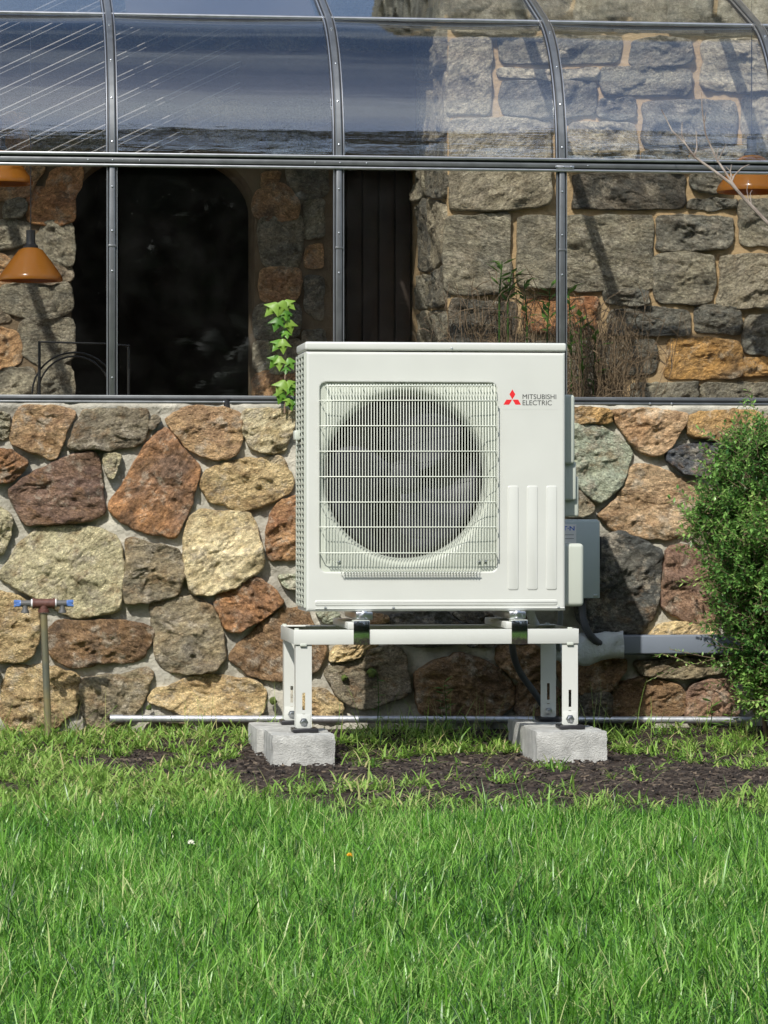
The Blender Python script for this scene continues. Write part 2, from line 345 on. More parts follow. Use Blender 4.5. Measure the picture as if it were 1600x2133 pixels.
def stone(poly, Y0, depth, col, tint, parent, N=104, rough=1.0, name="stone", mt=None, axis='Y', grow=.010):
    """poly in (x,z); the stone rises from the plane Y0 towards the viewer by about depth"""
    p = resample(chaikin(poly, 2), N)
    mx_, mz_ = sum(q[0] for q in p) / N, sum(q[1] for q in p) / N
    p = [(x + (x - mx_) / math.hypot(x - mx_, z - mz_) * grow, z + (z - mz_) / math.hypot(x - mx_, z - mz_) * grow) for x, z in p] if max(q[0] for q in p) - min(q[0] for q in p) > .13 else p
    cx = sum(q[0] for q in p) / N; cz = sum(q[1] for q in p) / N
    size = math.sqrt(max((max(q[0] for q in p) - min(q[0] for q in p)) * (max(q[1] for q in p) - min(q[1] for q in p)), 1e-4))
    sd = rnd.uniform(0, 100); tx, tz = rnd.uniform(-.10, .10), rnd.uniform(-.12, .06)
    ang = rnd.uniform(-.7, .7); c_, s_ = math.cos(ang), math.sin(ang)
    rings = [(1.0, -0.35), (1.0, 0.40), (0.997, 0.70), (0.982, 0.90), (0.955, 0.98), (0.92, 1.0)] + [(0.87 - .05 * i_, 1.01 + .003 * i_) for i_ in range(17)]
    facets = [(rnd.uniform(-.5, .5) * size, rnd.uniform(-.5, .5) * size, rnd.uniform(-.42, .42), rnd.uniform(-.45, .36), rnd.uniform(.004, .020)) for _ in range(9)]
    vs = []
    def pt(x, z, h, s):
        e = 0 if h < 0 else 1
        u, w = (x - cx) * c_ + (z - cz) * s_, -(x - cx) * s_ + (z - cz) * c_
        d = noise.fractal((u * 9 + sd, w * 20, sd), 0.9, 2.0, 5) * 0.011 + noise.noise((x * 5, z * 5, sd + 9)) * 0.012
        d += 0.010 * abs(noise.noise((u * 14, w * 14, sd + 30)))
        d -= 0.005 * max(0, noise.noise((u * 30, w * 45, sd + 50))) - .005 * noise.noise((u * 50, w * 75, sd + 60))
        tn = noise.fractal((u * 6 + sd, w * 11, sd + 80), 1.0, 2.0, 3) * 2.6; fl_ = math.floor(tn); fr_ = tn - fl_; d += .0085 * (fl_ + min(1, max(0, (fr_ - .35) * 3.4)))
        d -= .004 * max(0, .16 - abs(noise.noise((u * 8, w * 15, sd + 90)))) / .16
        d += .0030 * noise.noise((x * 70, z * 70, sd + 11))
        wob = .012 * noise.noise((x * 11, z * 11, sd + 70))
        fc_ = min(.012, min(h_ + gx * (x - cx - fx_ + wob) + gz_ * (z - cz - fz_ + wob) for fx_, fz_, gx, gz_, h_ in facets))
        d += max(fc_, -.30 * depth) * min(1.2, size / .22)
        edge = 0.0045 * noise.noise((x * 60, z * 60, sd)) + 0.009 * noise.noise((x * 20, z * 20, sd + 4))
        r = math.hypot(x - cx, z - cz) + 1e-6
        x2 = x + (x - cx) / r * edge * s; z2 = z + (z - cz) / r * edge * s
        y = Y0 - depth * h - e * max(-.55 * depth * min(1, max(h, 0)), d * rough * min(1, h) + max(-.2 * depth, tx * (x - cx) + tz * (z - cz)) * min(1, h))
        return (x2, y, z2) if axis == 'Y' else (y, x2, z2)
    for s, h in rings:
        for q in p: vs.append(pt(cx + (q[0] - cx) * s, cz + (q[1] - cz) * s, h, 1 if s > .5 else s))
    vs.append(pt(cx, cz, 1.06, 0))
    nr = len(rings)
    fs = [[i * N + k, i * N + (k + 1) % N, (i + 1) * N + (k + 1) % N, (i + 1) * N + k] for i in range(nr - 1) for k in range(N)]
    fs += [[(nr - 1) * N + k, (nr - 1) * N + (k + 1) % N, nr * N] for k in range(N)]
    o = M().add(vs, fs).build(name, mt or STONE, parent, smooth=True, ang=180)
    bo = 1.32 if mt is None else 1.62
    if mt is None: col, tint = [(w[0], w[1] * 1.02, w[2] * .93) for w in (col, tint)]
    o.color = (*[v * bo for v in col], 1); o["tint"] = [*[v * bo for v in tint], 1.0]
    return o
C = {k: (lin(a), lin(b)) for k, (a, b) in dict(
    tan=((204, 180, 136), (172, 144, 104)), cream=((206, 192, 160), (184, 164, 124)), brown=((158, 126, 98), (182, 150, 112)),
    rust=((168, 120, 80), (116, 92, 78)), rust2=((150, 106, 76), (180, 138, 98)), purple=((116, 92, 84), (142, 112, 94)), grey=((142, 132, 114), (112, 102, 90)),
    olive=((174, 166, 138), (188, 178, 146)), dark=((80, 82, 84), (104, 102, 98)), greydark=((120, 112, 98), (154, 138, 112)), green=((152, 160, 146), (172, 176, 158)),
    darkbrown=((124, 98, 76), (156, 124, 92)), red=((132, 104, 92), (156, 124, 104)), pink=((196, 166, 134), (164, 128, 94)), gold=((190, 150, 94), (128, 106, 78)),
    blue=((78, 84, 98), (104, 104, 108)), hgrey=((118, 116, 106), (144, 139, 122)), hgrey2=((98, 99, 94), (124, 120, 108)), hlight=((164, 157, 138), (138, 132, 116)), hdark=((82, 82, 78), (106, 100, 90))).items()}

WALLY = 1.0; MORTY = 1.035
wall = thing("stone_wall", "low fieldstone wall with light mortar joints under the glass", "wall")
def zp(fx, ox, oy, pts, Y): 
    return [(q.x, q.z) for q in (P(ox + x / fx, oy + y / fx, Y) for x, y in pts)]
z5 = lambda pts: zp(2.4242, 0, 820, pts, WALLY)
z6 = lambda pts: zp(2.963, 1150, 820, pts, WALLY)
z1 = lambda pts: zp(2.5806, 620, 1250, pts, WALLY)
STONES = [
 (z5, 'hlight', [(-60,90),(50,85),(58,130),(50,230),(-60,235)]),
 (z5, 'brown', [(95,72),(200,66),(375,90),(340,160),(310,225),(285,312),(235,315),(150,275),(65,245),(75,170)]),
 (z5, 'grey', [(440,85),(735,80),(742,180),(715,250),(560,268),(350,278),(355,245),(400,150)]),
 (z5, 'grey', [(770,98),(825,118),(800,160),(760,195),(745,150)]),
 (z5, 'brown', [(915,88),(1000,70),(1210,92),(1212,190),(1195,300),(1090,325),(980,285),(900,205),(840,140)]),
 (z5, 'cream', [(1228,110),(1280,85),(1490,90),(1480,150),(1430,280),(1390,290),(1290,275),(1240,200)]),
 (z5, 'rust', [(-60,290),(40,290),(130,345),(100,400),(40,440),(-60,440)]),
 (z5, 'purple', [(330,330),(420,310),(490,300),(505,400),(520,600),(450,632),(130,662),(100,590),(48,500),(130,430),(250,370)]),
 (z5, 'olive', [(508,298),(622,298),(610,370),(570,442),(530,400)]),
 (z5, 'rust', [(840,172),(870,230),(930,300),(1002,360),(985,440),(950,560),(895,718),(740,692),(620,640),(552,570),(560,540),(640,460),(680,370),(740,270)]),
 (z5, 'tan', [(1200,345),(1420,322),(1472,440),(1460,490),(1380,540),(1220,582),(1080,545),(1028,480),(1028,430),(1070,380)]),
 (z5, 'olive', [(-60,540),(40,580),(70,650),(55,740),(10,815),(-60,820)]),
 (z5, 'rust2', [(1560,515),(1490,530),(1410,560),(1380,620),(1358,720),(1362,825),(1440,832),(1560,820)]),
 (z5, 'olive', [(200,690),(340,678),(500,690),(590,728),(614,850),(602,1092),(480,1110),(350,1120),(250,1050),(110,985),(0,930),(60,830),(110,760)]),
 (z5, 'greydark', [(635,735),(740,755),(840,788),(895,798),(917,900),(907,1000),(800,1030),(638,1062),(632,940),(655,850)]),
 (z5, 'cream', [(1015,588),(1100,608),(1200,603),(1272,620),(1292,700),(1328,830),(1300,892),(1150,982),(1050,1007),(965,997),(943,870),(943,740),(958,650)]),
 (z5, 'green', [(1395,912),(1560,900),(1560,1000),(1440,987)]),
 (z5, 'rust', [(1190,950),(1290,938),(1370,978),(1427,1050),(1350,1112),(1180,1202),(1140,1160),(1092,1060),(1130,1000)]),
 (z5, 'tan', [(-60,1000),(80,1028),(192,1098),(187,1200),(167,1312),(80,1347),(-60,1340)]),
 (z5, 'darkbrown', [(300,1148),(450,1165),(560,1150),(700,1163),(775,1198),(742,1280),(692,1352),(520,1350),(390,1377),(290,1352),(248,1290),(248,1200)]),
 (z5, 'greydark', [(768,1058),(900,1038),(1000,1043),(1082,1090),(1107,1200),(1133,1330),(1082,1392),(960,1402),(850,1397),(798,1340),(783,1200)]),
 (z5, 'darkbrown', [(1178,1300),(1300,1200),(1430,1098),(1540,1090),(1580,1180),(1640,1240),(1620,1370),(1560,1420),(1420,1442),(1290,1422),(1173,1350)]),
 (z5, 'tan', [(50,1388),(200,1378),(382,1420),(392,1500),(377,1600),(260,1690),(60,1712),(3,1600)]),
 (z5, 'greydark', [(430,1440),(600,1430),(742,1388),(768,1430),(712,1540),(682,1620),(540,1672),(450,1662),(408,1560)]),
 (z5, 'tan', [(890,1480),(960,1438),(1100,1438),(1290,1448),(1338,1500),(1312,1622),(1050,1632),(920,1612),(757,1560),(788,1488)]),
 (z5, 'grey', [(760,1670),(900,1660),(1000,1720),(940,1790),(700,1790)]),
 (z5, 'hgrey', [(-60,1390),(10,1400),(0,1440),(-60,1440)]),
 (z5, 'grey', [(300,1720),(600,1700),(660,1790),(300,1800)]),
 (z1, 'tan', [(70,485),(150,490),(215,545),(240,590),(190,615),(60,610),(40,540)]),
 (z1, 'grey', [(160,390),(210,340),(300,320),(400,280),(500,250),(560,300),(590,420),(600,500),(470,550),(350,565),(260,545),(205,470)]),
 (z1, 'green', [(90,62),(230,60),(235,110),(150,125),(110,95)]),
 (z1, 'tan', [(210,245),(440,240),(340,295),(240,320),(180,330)]),
 (z1, 'brown', [(380,70),(490,70),(490,130),(370,130)]),
 (z1, 'dark', [(510,80),(800,70),(830,110),(900,130),(880,230),(600,240),(510,200)]),
 (z1, 'darkbrown', [(640,400),(760,330),(900,300),(1040,360),(1150,440),(1160,560),(1080,620),(680,620),(650,520)]),
 (z1, 'hdark', [(840,75),(1040,70),(1060,240),(920,240),(910,130)]),
 (z1, 'darkbrown', [(1080,250),(1290,250),(1330,400),(1200,430),(1080,330)]),
 (z1, 'darkbrown', [(1190,460),(1320,440),(1420,500),(1420,620),(1190,620)]),
 (z1, 'hdark', [(1090,80),(1260,80),(1250,240),(1085,235)]),
 (z6, 'gold', [(20,92),(148,90),(362,100),(357,182),(148,167),(20,170)]),
 (z6, 'pink', [(378,108),(600,103),(822,123),(822,170),(742,300),(680,367),(580,362),(530,332),(440,215)]),
 (z6, 'gold', [(862,128),(1000,118),(1270,108),(1288,200),(1277,277),(1100,277),(870,262),(848,190)]),
 (z6, 'pink', [(1302,130),(1500,130),(1500,250),(1312,235)]),
 (z6, 'green', [(40,210),(150,193),(250,200),(390,258),(472,340),(478,400),(420,562),(290,668),(150,545),(30,480)]),
 (z6, 'grey', [(60,590),(160,582),(250,640),(265,720),(200,760),(60,770)]),
 (z6, 'blue', [(740,350),(900,318),(1100,330),(1120,470),(850,492),(750,442),(713,410)]),
 (z6, 'pink', [(518,443),(640,468),(820,533),(965,570),(1005,700),(900,800),(760,882),(640,882),(430,852),(298,762),(328,722),(460,600),(478,520)]),
 (z6, 'hlight', [(860,862),(1000,850),(1060,930),(880,932)]),
 (z6, 'dark', [(330,880),(450,868),(620,948),(678,990),(663,1130),(643,1320),(562,1472),(300,1472),(165,1400),(180,1000)]),
 (z6, 'red', [(730,948),(840,958),(1040,990),(1040,1392),(850,1392),(688,1322),(703,1150)]),
 (z6, 'tan', [(700,1420),(980,1428),(1060,1500),(1000,1600),(640,1600),(610,1490)]),
 (z6, 'darkbrown', [(60,1560),(250,1600),(450,1640),(440,1720),(330,1832),(120,1850),(40,1700)]),
 (z6, 'darkbrown', [(395,1792),(600,1770),(790,1800),(820,1900),(800,1990),(370,1990)]),
 (z6, 'red', [(860,1800),(1100,1780),(1150,1900),(1120,2000),(840,2000)]),
 (z6, 'greydark', [(520,1650),(840,1640),(1040,1640),(1040,1725),(850,1745),(560,1740)]),
 (z6, 'hdark', [(150,1880),(340,1850),(350,1990),(120,2000)]),
 (z6, 'brown', [(1080,560),(1400,540),(1420,780),(1180,820),(1040,720)]),
 (z6, 'grey', [(1140,320),(1400,300),(1420,500),(1160,520)]),
 (z6, 'tan', [(1090,860),(1400,830),(1420,1120),(1110,1180)]),
 (z6, 'darkbrown', [(1090,1220),(1420,1170),(1420,1460),(1100,1480)]),
 (z6, 'brown', [(1110,1520),(1420,1510),(1420,1740),(1130,1750)]),
]
for fn, c, pts in STONES:
    poly = fn(pts); a, b = C[c]
    j = rnd.uniform(0.9, 1.12); a = tuple(v * j for v in a); b = tuple(v * j for v in b)
    g_ = .14; a, b = [tuple(v * (1 - g_) + g_ * sum(w) / 3 for v in w) for w in (a, b)]; stone(poly, MORTY, rnd.uniform(0.042, 0.070), a, b, wall, grow=.015)
def generic(x0, x1, z0, z1, nx, nz, Y0, depth, keys, parent, gap=0.02, jit=0.3, N=40, mt=None, axis='Y', rough=1.0):
    g = {}
    for j in range(nz + 1):
        for i in range(nx + 1):
            dx = (x1 - x0) / nx; dz = (z1 - z0) / nz
            g[i, j] = (x0 + i * dx + (rnd.uniform(-jit, jit) * dx if 0 < i < nx else 0), z0 + j * dz + (rnd.uniform(-jit, jit) * dz if 0 < j < nz else 0))
    for j in range(nz):
        for i in range(nx):
            q = [g[i, j], g[i + 1, j], g[i + 1, j + 1], g[i, j + 1]]
            cx = sum(a[0] for a in q) / 4; cz = sum(a[1] for a in q) / 4
            q = [(a[0] - math.copysign(gap, a[0] - cx), a[1] - math.copysign(gap, a[1] - cz)) for a in q]
            k = C[rnd.choice(keys)]; stone(q, Y0, depth * rnd.uniform(.8, 1.2), k[0], k[1], parent, N=N, mt=mt, axis=axis, rough=rough)
KEYS = ['tan', 'brown', 'rust', 'grey', 'greydark', 'olive', 'cream', 'darkbrown', 'purple']
xl = P(640, 1000, WALLY).x; xr = P(1150, 1000, WALLY).x
generic(xl + 0.03, xr, P(800, 1255, 1).z, P(800, 862, 1).z, 4, 3, MORTY, 0.04, KEYS, wall)
x0f = P(-30, 1000, WALLY).x; x1f = P(1625, 1000, WALLY).x
generic(-2.1, x0f - 0.02, 0.05, 1.30, 8, 5, MORTY, 0.04, KEYS, wall)
generic(x1f + 0.02, 5.3, 0.05, 1.30, 8, 5, MORTY, 0.04, KEYS, wall)
def mortar_sheet():
    x0, x1, z0, z1 = -2.15, 5.4, -0.25, 1.322; nx, nz = 380, 82; vs = []
    for j in range(nz + 1):
        for i in range(nx + 1):
            x = x0 + (x1 - x0) * i / nx; z = z0 + (z1 - z0) * j / nz
            d = 0.015 * noise.fractal((x * 8, z * 8, 1.0), 0.8, 2.0, 5) + 0.004 * noise.noise((x * 40, z * 40, 2))
            vs.append((x, MORTY - 0.004 + d - (0.012 if z > 1.285 else 0), z))
    fs = [[j * (nx + 1) + i, j * (nx + 1) + i + 1, (j + 1) * (nx + 1) + i + 1, (j + 1) * (nx + 1) + i] for j in range(nz) for i in range(nx)]
    m = M().add(vs, fs); k = len(m.v)
    a, b, c, d = 0, nx, nz * (nx + 1), nz * (nx + 1) + nx
    m.v += [(x0, 1.28, z0), (x1, 1.28, z0), (x0, 1.28, z1), (x1, 1.28, z1)]
    m.f += [[k, k + 2, k + 3, k + 1], list(range(c, d + 1)) + [k + 3, k + 2]]
    return m.build("mortar", MORTAR, wall, ang=180)
mortar_sheet()
for x, y, r_ in ((775, 1402, 0.02), (718, 1412, 0.013), (310, 1475, 0.012), (570, 1460, 0.015)):   # moss on the stones
    p = P(x, y, 0.985); vs, fs = [], []
    m = M(); m.lathe([(r_, 0.012), (r_ * .9, -0.004), (r_ * .55, -0.014), (0.001, -0.018)], p, 'Y', 14)
    m.v = [(v[0] * 1 + 0.006 * noise.noise((v[0] * 90, v[2] * 90, 1)), v[1] + 0.006 * noise.noise((v[0] * 120, v[2] * 120, 5)), v[2] + 0.006 * noise.noise((v[0] * 90, v[2] * 90, 9))) for v in m.v]
    m.build("moss_patch", MOSS, wall)

# ------------------------------------------------------------ house behind: right stone wall and arched wall
HY = 2.6; AY = 3.6
cornerx = P(930, 600, HY).x
house = thing("house_wall", "house wall of squared grey stones in tan mortar inside the sunroom", "wall")
M().box(cornerx + 0.01, 6.0, HY + 0.035, 4.6, 0, 5.4).build("mortar", TANMORTAR, house)
BL = [((938,250),(1152,430),'hlight'),((1195,362),(1425,434),'hdark'),((1442,362),(1515,396),'hgrey2'),((1440,416),(1535,433),'hgrey2'),((932,445),(1066,606),'hgrey'),
 ((1085,450),(1360,600),'hgrey'),((1372,450),(1526,518),'hgrey2'),((1545,415),(1660,513),'hgrey'),((1370,531),(1483,630),'hgrey'),((1498,536),(1660,638),'hlight'),
 ((1262,606),(1348,631),'hgrey2'),((936,625),(1082,742),'hdark'),((1100,618),(1245,692),'rust2'),((1274,645),(1438,696),'hgrey2'),((1450,644),(1543,693),'hgrey2'),((1556,655),(1660,735),'hgrey2'),
 ((1390,708),(1538,786),'gold'),((1546,745),(1660,783),'gold'),((1250,710),(1370,780),'hgrey2'),((1315,795),(1455,840),'hgrey'),((1466,797),(1660,842),'hgrey'),((938,756),(1082,840),'hgrey'),((1098,706),(1236,840),'hgrey2'),
 ((936,84),(1026,236),'hlight'),((1044,75),(1290,130),'hgrey'),((1040,140),(1242,158),'hlight'),((1050,168),(1242,240),'hgrey2'),((1317,82),(1437,131),'hgrey2'),((1256,141),(1437,196),'hgrey'),((1250,205),(1322,243),'hgrey2'),
 ((1342,208),(1536,302),'hgrey2'),((1465,85),(1660,187),'hlight'),((1550,200),(1660,302),'hlight'),((1190,257),(1322,348),'hlight'),((1342,314),(1430,350),'hgrey2'),((1445,312),(1660,352),'hgrey'),
 ((938,-60),(1112,66),'hgrey'),((1130,-70),(1382,58),'hlight'),((1400,-60),(1660,66),'hgrey'),((1678,-60),(1900,180),'hgrey'),((1678,200),(1900,340),'hgrey2'),((1678,360),(1900,520),'hlight'),((1678,540),(1900,700),'hgrey'),((1678,716),(1900,842),'hgrey2'),
 ((938,-230),(1200,-85),'hgrey2'),((1220,-230),(1500,-90),'hgrey'),((1520,-230),(1900,-85),'hlight')]
for (ax, ay), (bx, by), k in BL:
    q = [(ax, ay), ((ax + bx) / 2, ay + rnd.uniform(-5, 5)), (bx, ay), (bx + rnd.uniform(-5, 5), (ay + by) / 2), (bx, by), ((ax + bx) / 2, by + rnd.uniform(-5, 5)), (ax, by), (ax + rnd.uniform(-5, 5), (ay + by) / 2)]
    q = [(x + rnd.uniform(-5, 5), y + rnd.uniform(-4, 4)) for x, y in q]
    j = rnd.uniform(.9, 1.1); a, b = C[k]
    stone([(w.x, w.z) for w in (P(x, y, HY) for x, y in q)], HY + 0.038, rnd.uniform(0.03, 0.05), tuple(v * j for v in a), tuple(v * j for v in b), house, N=52, mt=BLOCKSTONE, rough=1.2)
generic(HY + 0.03, AY - 0.02, 0.9, 3.2, 2, 8, cornerx + 0.012, 0.03, ['hgrey', 'hlight', 'hgrey2'], house, N=36, mt=BLOCKSTONE, axis='X', gap=0.015)
generic(cornerx + .03, 5.9, 3.66, 5.35, 9, 6, HY + .038, .035, ['hgrey', 'hlight', 'hgrey2'], house, N=24, mt=BLOCKSTONE, gap=.012, jit=.2)
generic(HY + .03, 4.5, 3.25, 5.35, 5, 7, cornerx + .012, .03, ['hgrey', 'hlight', 'hgrey2'], house, N=24, mt=BLOCKSTONE, axis='X', gap=.012, jit=.2)
arch = thing("arched_wall", "stone wall with a dark arched opening behind the hanging lamps", "wall")
ax0, ax1 = P(149, 600, AY).x, P(533, 600, AY).x; dx0, dx1 = P(697, 600, AY).x, cornerx
zs = P(300, 430, AY).z; zc = P(300, 300, AY).z; dz1 = P(300, 330, AY).z
W0 = AY + 0.035; W1 = AY + 0.45
m = M(); m.box(-2.15, ax0, W0, W1, 0, zs); m.box(ax1, dx0, W0, W1, 0, zs)
n_ = 24; arc = [(ax0 + (ax1 - ax0) * (1 - math.cos(math.pi * i / n_)) / 2, zs + (zc - zs) * math.sin(math.pi * i / n_)) for i in range(n_ + 1)]
for i in range(n_):
    m.prism([arc[i], arc[i + 1], (arc[i + 1][0], 3.86), (arc[i][0], 3.86)], W0, W1)
m.box(-2.15, ax0, W0, W1, zs, 3.86); m.box(ax1, dx0, W0, W1, zs, 3.86); m.box(dx0, dx1, W0, W1, dz1, 3.86)
m.build("mortar", mat("brown_mortar", lin((120, 104, 82)), .9, var=.2, vscale=9, bump=.008, bscale=60), arch)
z3 = lambda pts: zp(2, 0, 300, pts, AY)
AST = [('rust2',[(240,110),(342,100),(322,170),(296,215),(200,175)]),('rust2',[(130,185),(290,212),(300,260),(288,320),(130,320)]),('hgrey',[(5,250),(60,215),(125,240),(110,300),(10,320)]),
 ('hgrey',[(-60,330),(110,330),(112,400),(-60,440)]),('hgrey',[(192,340),(292,330),(297,500),(200,470),(160,400)]),('hgrey',[(15,590),(282,580),(292,690),(160,722),(20,692)]),
 ('hgrey',[(95,740),(296,735),(297,880),(200,922),(90,860)]),('brown',[(-60,770),(60,790),(80,900),(-60,930)]),('hgrey',[(-60,960),(125,940),(145,1060),(-60,1060)]),('hgrey',[(170,955),(292,930),(297,1060),(165,1060)]),
 ('brown',[(-60,480),(20,470),(90,560),(-60,640)]),('grey',[(130,520),(292,515),(292,565),(150,572)]),('grey',[(-60,660),(0,655),(60,740),(-60,750)]),('brown',[(-60,100),(180,95),(110,200),(-60,230)]),
 ('brown',[(1068,215),(1160,170),(1232,230),(1232,302),(1080,302)]),('hgrey',[(1088,315),(1252,310),(1242,500),(1108,492)]),('brown',[(1098,530),(1242,530),(1232,642),(1105,642)]),('hgrey2',[(1268,540),(1357,545),(1352,740),(1268,702)]),
 ('brown',[(1268,420),(1352,400),(1352,520),(1268,520)]),('hgrey2',[(1075,680),(1232,670),(1242,790),(1075,800)]),('hgrey',[(1075,830),(1242,820),(1242,940),(1072,940)]),('brown',[(1072,960),(1242,960),(1242,1060),(1072,1060)]),
 ('hgrey2',[(1260,770),(1362,770),(1362,920),(1260,920)]),('brown',[(1082,110),(1180,105),(1170,150),(1085,190)]),('hgrey2',[(1200,105),(1352,105),(1352,200),(1250,210)]),('hgrey',[(1265,230),(1357,220),(1357,390),(1265,400)]),('hgrey',[(1260,940),(1362,940),(1362,1060),(1260,1060)]),
 ('hlight',[(735,-75),(870,-190),(925,-160),(850,-30)]),('hlight',[(880,-40),(940,-165),(1110,-150),(1090,-40),(1000,0)]),('hgrey',[(500,-60),(560,-150),(720,-170),(710,-70)]),('hgrey',[(330,20),(420,-120),(480,-90),(450,-10)]),
 ('hgrey',[(130,-120),(390,-130),(300,60),(160,60)]),('brown',[(-60,-120),(110,-120),(120,60),(-60,60)]),('hgrey',[(1110,-60),(1250,-70),(1350,40),(1180,80)]),('hgrey2',[(1130,-170),(1360,-170),(1360,-90),(1140,-85)])]
for k, pts in AST:
    stone(z3(pts), W0 + 0.003, rnd.uniform(.025, .045), C[k][0], C[k][1], arch, N=40, mt=BLOCKSTONE, rough=1.1, grow=.024)
generic(-2.1, P(-35, 600, AY).x, 0.4, 3.6, 5, 8, W0 + 0.003, 0.035, ['hgrey', 'brown', 'hgrey2', 'hlight'], arch, N=30, mt=BLOCKSTONE)
generic(-2.1, cornerx - 0.02, 3.05, 3.8, 10, 2, W0 + 0.003, 0.035, ['hgrey', 'brown', 'hgrey2', 'hlight'], arch, N=30, mt=BLOCKSTONE)
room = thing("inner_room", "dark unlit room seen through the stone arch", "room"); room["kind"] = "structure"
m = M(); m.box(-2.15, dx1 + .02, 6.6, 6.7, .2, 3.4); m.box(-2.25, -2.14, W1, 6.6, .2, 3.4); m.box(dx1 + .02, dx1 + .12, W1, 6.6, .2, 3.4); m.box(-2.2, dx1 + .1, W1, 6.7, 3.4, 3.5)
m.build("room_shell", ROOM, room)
door = thing("plank_door", "dark brown vertical plank door beside the stone corner", "door")
np_ = 5; w_ = (dx1 - dx0) / np_
for i in range(np_): M().box(dx0 + i * w_ + .004, dx0 + (i + 1) * w_ - .004, W0 + .20, W0 + .235, .25, dz1).build("plank", DARKWOOD, door, bevel=.004)
M().box(dx0, dx1, W0 + .237, W0 + .26, .25, dz1).build("backing", DARKWOOD, door)
M().lathe([(.001, -.07), (.018, -.068), (.026, -.05), (.02, -.03), (.009, -.02), (.009, 0)], (dx1 - .11, W0 + .2, 1.15), 'Y', 16).build("door_handle", STEEL, door)
fl = M().box(-2.15, 6, 1.28, 6.6, -.1, .25).build("floor", FLOORM); tag(fl, "tiled floor inside the sunroom behind the low wall", "floor", kind="structure")

# ------------------------------------------------------------ sunroom glazing
sun_room = thing("sunroom", "curved-eave sunroom with dark metal ribs standing on the stone wall", "sunroom")
GY = 1.06; ZB = P(800, 832, GY).z; ZR = P(800, 340, GY).z; RA = 0.67; TE = R(68); SL = R(22)
ribs = [P(705, 600, GY).x + k * ((P(1168, 600, GY).x - P(232, 600, GY).x) / 2) for k in range(-4, 6)]
def path(t_lo, t_hi, n=18):
    return [(GY + RA * (1 - math.cos(t)), ZR + RA * math.sin(t), math.cos(t), math.sin(t)) for t in (t_lo + (t_hi - t_lo) * i / n for i in range(n + 1))]
eY, eZ = GY + RA * (1 - math.cos(TE)), ZR + RA * math.sin(TE)
sN = (math.sin(SL), math.cos(SL))
def roofpt(s): return (eY + s * math.cos(SL), eZ + s * math.sin(SL), sN[0], sN[1])
RL = (AY - eY) / math.cos(SL) + 0.02
def sweep(prof, pth):      # prof: closed list of (x, n); pth: list (Y, Z, ny, nz) with outward normal (-ny, nz)
    m = M(); k = len(prof)
    vs = [(x, Y - n * ny, Z + n * nz) for (Y, Z, ny, nz) in pth for (x, n) in prof]
    fs = [[i * k + a, i * k + (a + 1) % k, (i + 1) * k + (a + 1) % k, (i + 1) * k + a] for i in range(len(pth) - 1) for a in range(k)]
    fs += [list(range(k)), [(len(pth) - 1) * k + a for a in range(k)]]
    return m.add(vs, fs)
def capprof(x, w, h, r=.004): return [(x - w, 0), (x - w, h - r), (x - w + r, h), (x + w - r, h), (x + w, h - r), (x + w, 0)]
screw_me = M().lathe([(.0001, -.004), (.0030, -.0032), (.0046, 0)], (0, 0, 0), 'Y', 10).build("screw", STEEL, None); SCREW = screw_me.data; bpy.data.objects.remove(screw_me)
def screw(parent, loc, rx=0.0, s=1.0):
    o = link("screw", SCREW, parent); o.location = loc; o.rotation_euler = (rx, 0, 0); o.scale = (s,) * 3; return o
for ri, x in enumerate(ribs):
    vis = -0.6 < x < 3.6
    vp = [(GY, z, 1, 0) for z in (ZB + .012, ZR - .022)]
    mu = sweep(capprof(x, .0125, .024), vp).build("mullion", FRAME, sun_room, bevel=.0015)
    sweep(capprof(x, .022, .011, .002), vp).build("gasket", GASKET, mu)
    for s_ in (-1, 1): sweep(capprof(x + s_ * .0185, .0022, .0165, .001), vp).build("edge_strip", FRAMEL, mu)
    zj = P(800, 518, GY).z
    M().box(x - .0145, x + .0145, GY - .026, GY - .01, zj - .004, zj + .004).build("joint_collar", FRAME, mu, bevel=.001)
    if vis:
        for py in (396, 487, 570, 790): screw(mu, (x, GY - .0242, P(800, py, GY).z))
    cp = path(0.035, TE) + [roofpt(s) for s in (.1, .5, 1.2, RL)]
    rb = sweep(capprof(x, .0125, .024), cp).build("curved_rib", FRAME, sun_room, ang=30)
    sweep(capprof(x, .024, .011, .002), cp).build("gasket", GASKET, rb, ang=30)
    for s_ in (-1, 1): sweep(capprof(x + s_ * .020, .0024, .0165, .001), cp).build("edge_strip", FRAMEL, rb, ang=30)
    if vis:
        for t in (.10, .36, .62, .95):
            screw(rb, (x, GY + RA * (1 - math.cos(t)) - .0242 * math.cos(t), ZR + RA * math.sin(t) + .0242 * math.sin(t)), -t)
XA, XB = ribs[0] - .02, ribs[-1] + .02
ra = M().box(XA, XB, GY - .022, GY + .03, ZR - .020, ZR + .018).build("rail", GASKET, sun_room, bevel=.002)
M().box(XA, XB, GY - .036, GY - .01, ZR + .014, ZR + .026).build("rail_lip", FRAMEL, ra, bevel=.003)
M().box(XA, XB, GY - .032, GY - .01, ZR - .028, ZR - .018).build("rail_lip", FRAMEL, ra, bevel=.003)
M().box(XA, XB, GY - .028, GY - .02, ZR - .012, ZR + .006).build("rail_face", FRAME, ra, bevel=.002)
br = M().box(P(1156, 352, GY).x, P(1193, 352, GY).x, GY - .034, GY - .026, ZR - .018, ZR - .004).build("splice_plate", FRAMEL, ra, bevel=.001)
for px in (1156, 1171, 1187): screw(br, (P(px, 352, GY).x, GY - .0342, P(px, 352, GY).z + .006))
for px in (183, 234, 290, 655, 707, 762, 1222): screw(ra, (P(px, 341, GY).x, GY - .0285, ZR - .003), 0, .8)
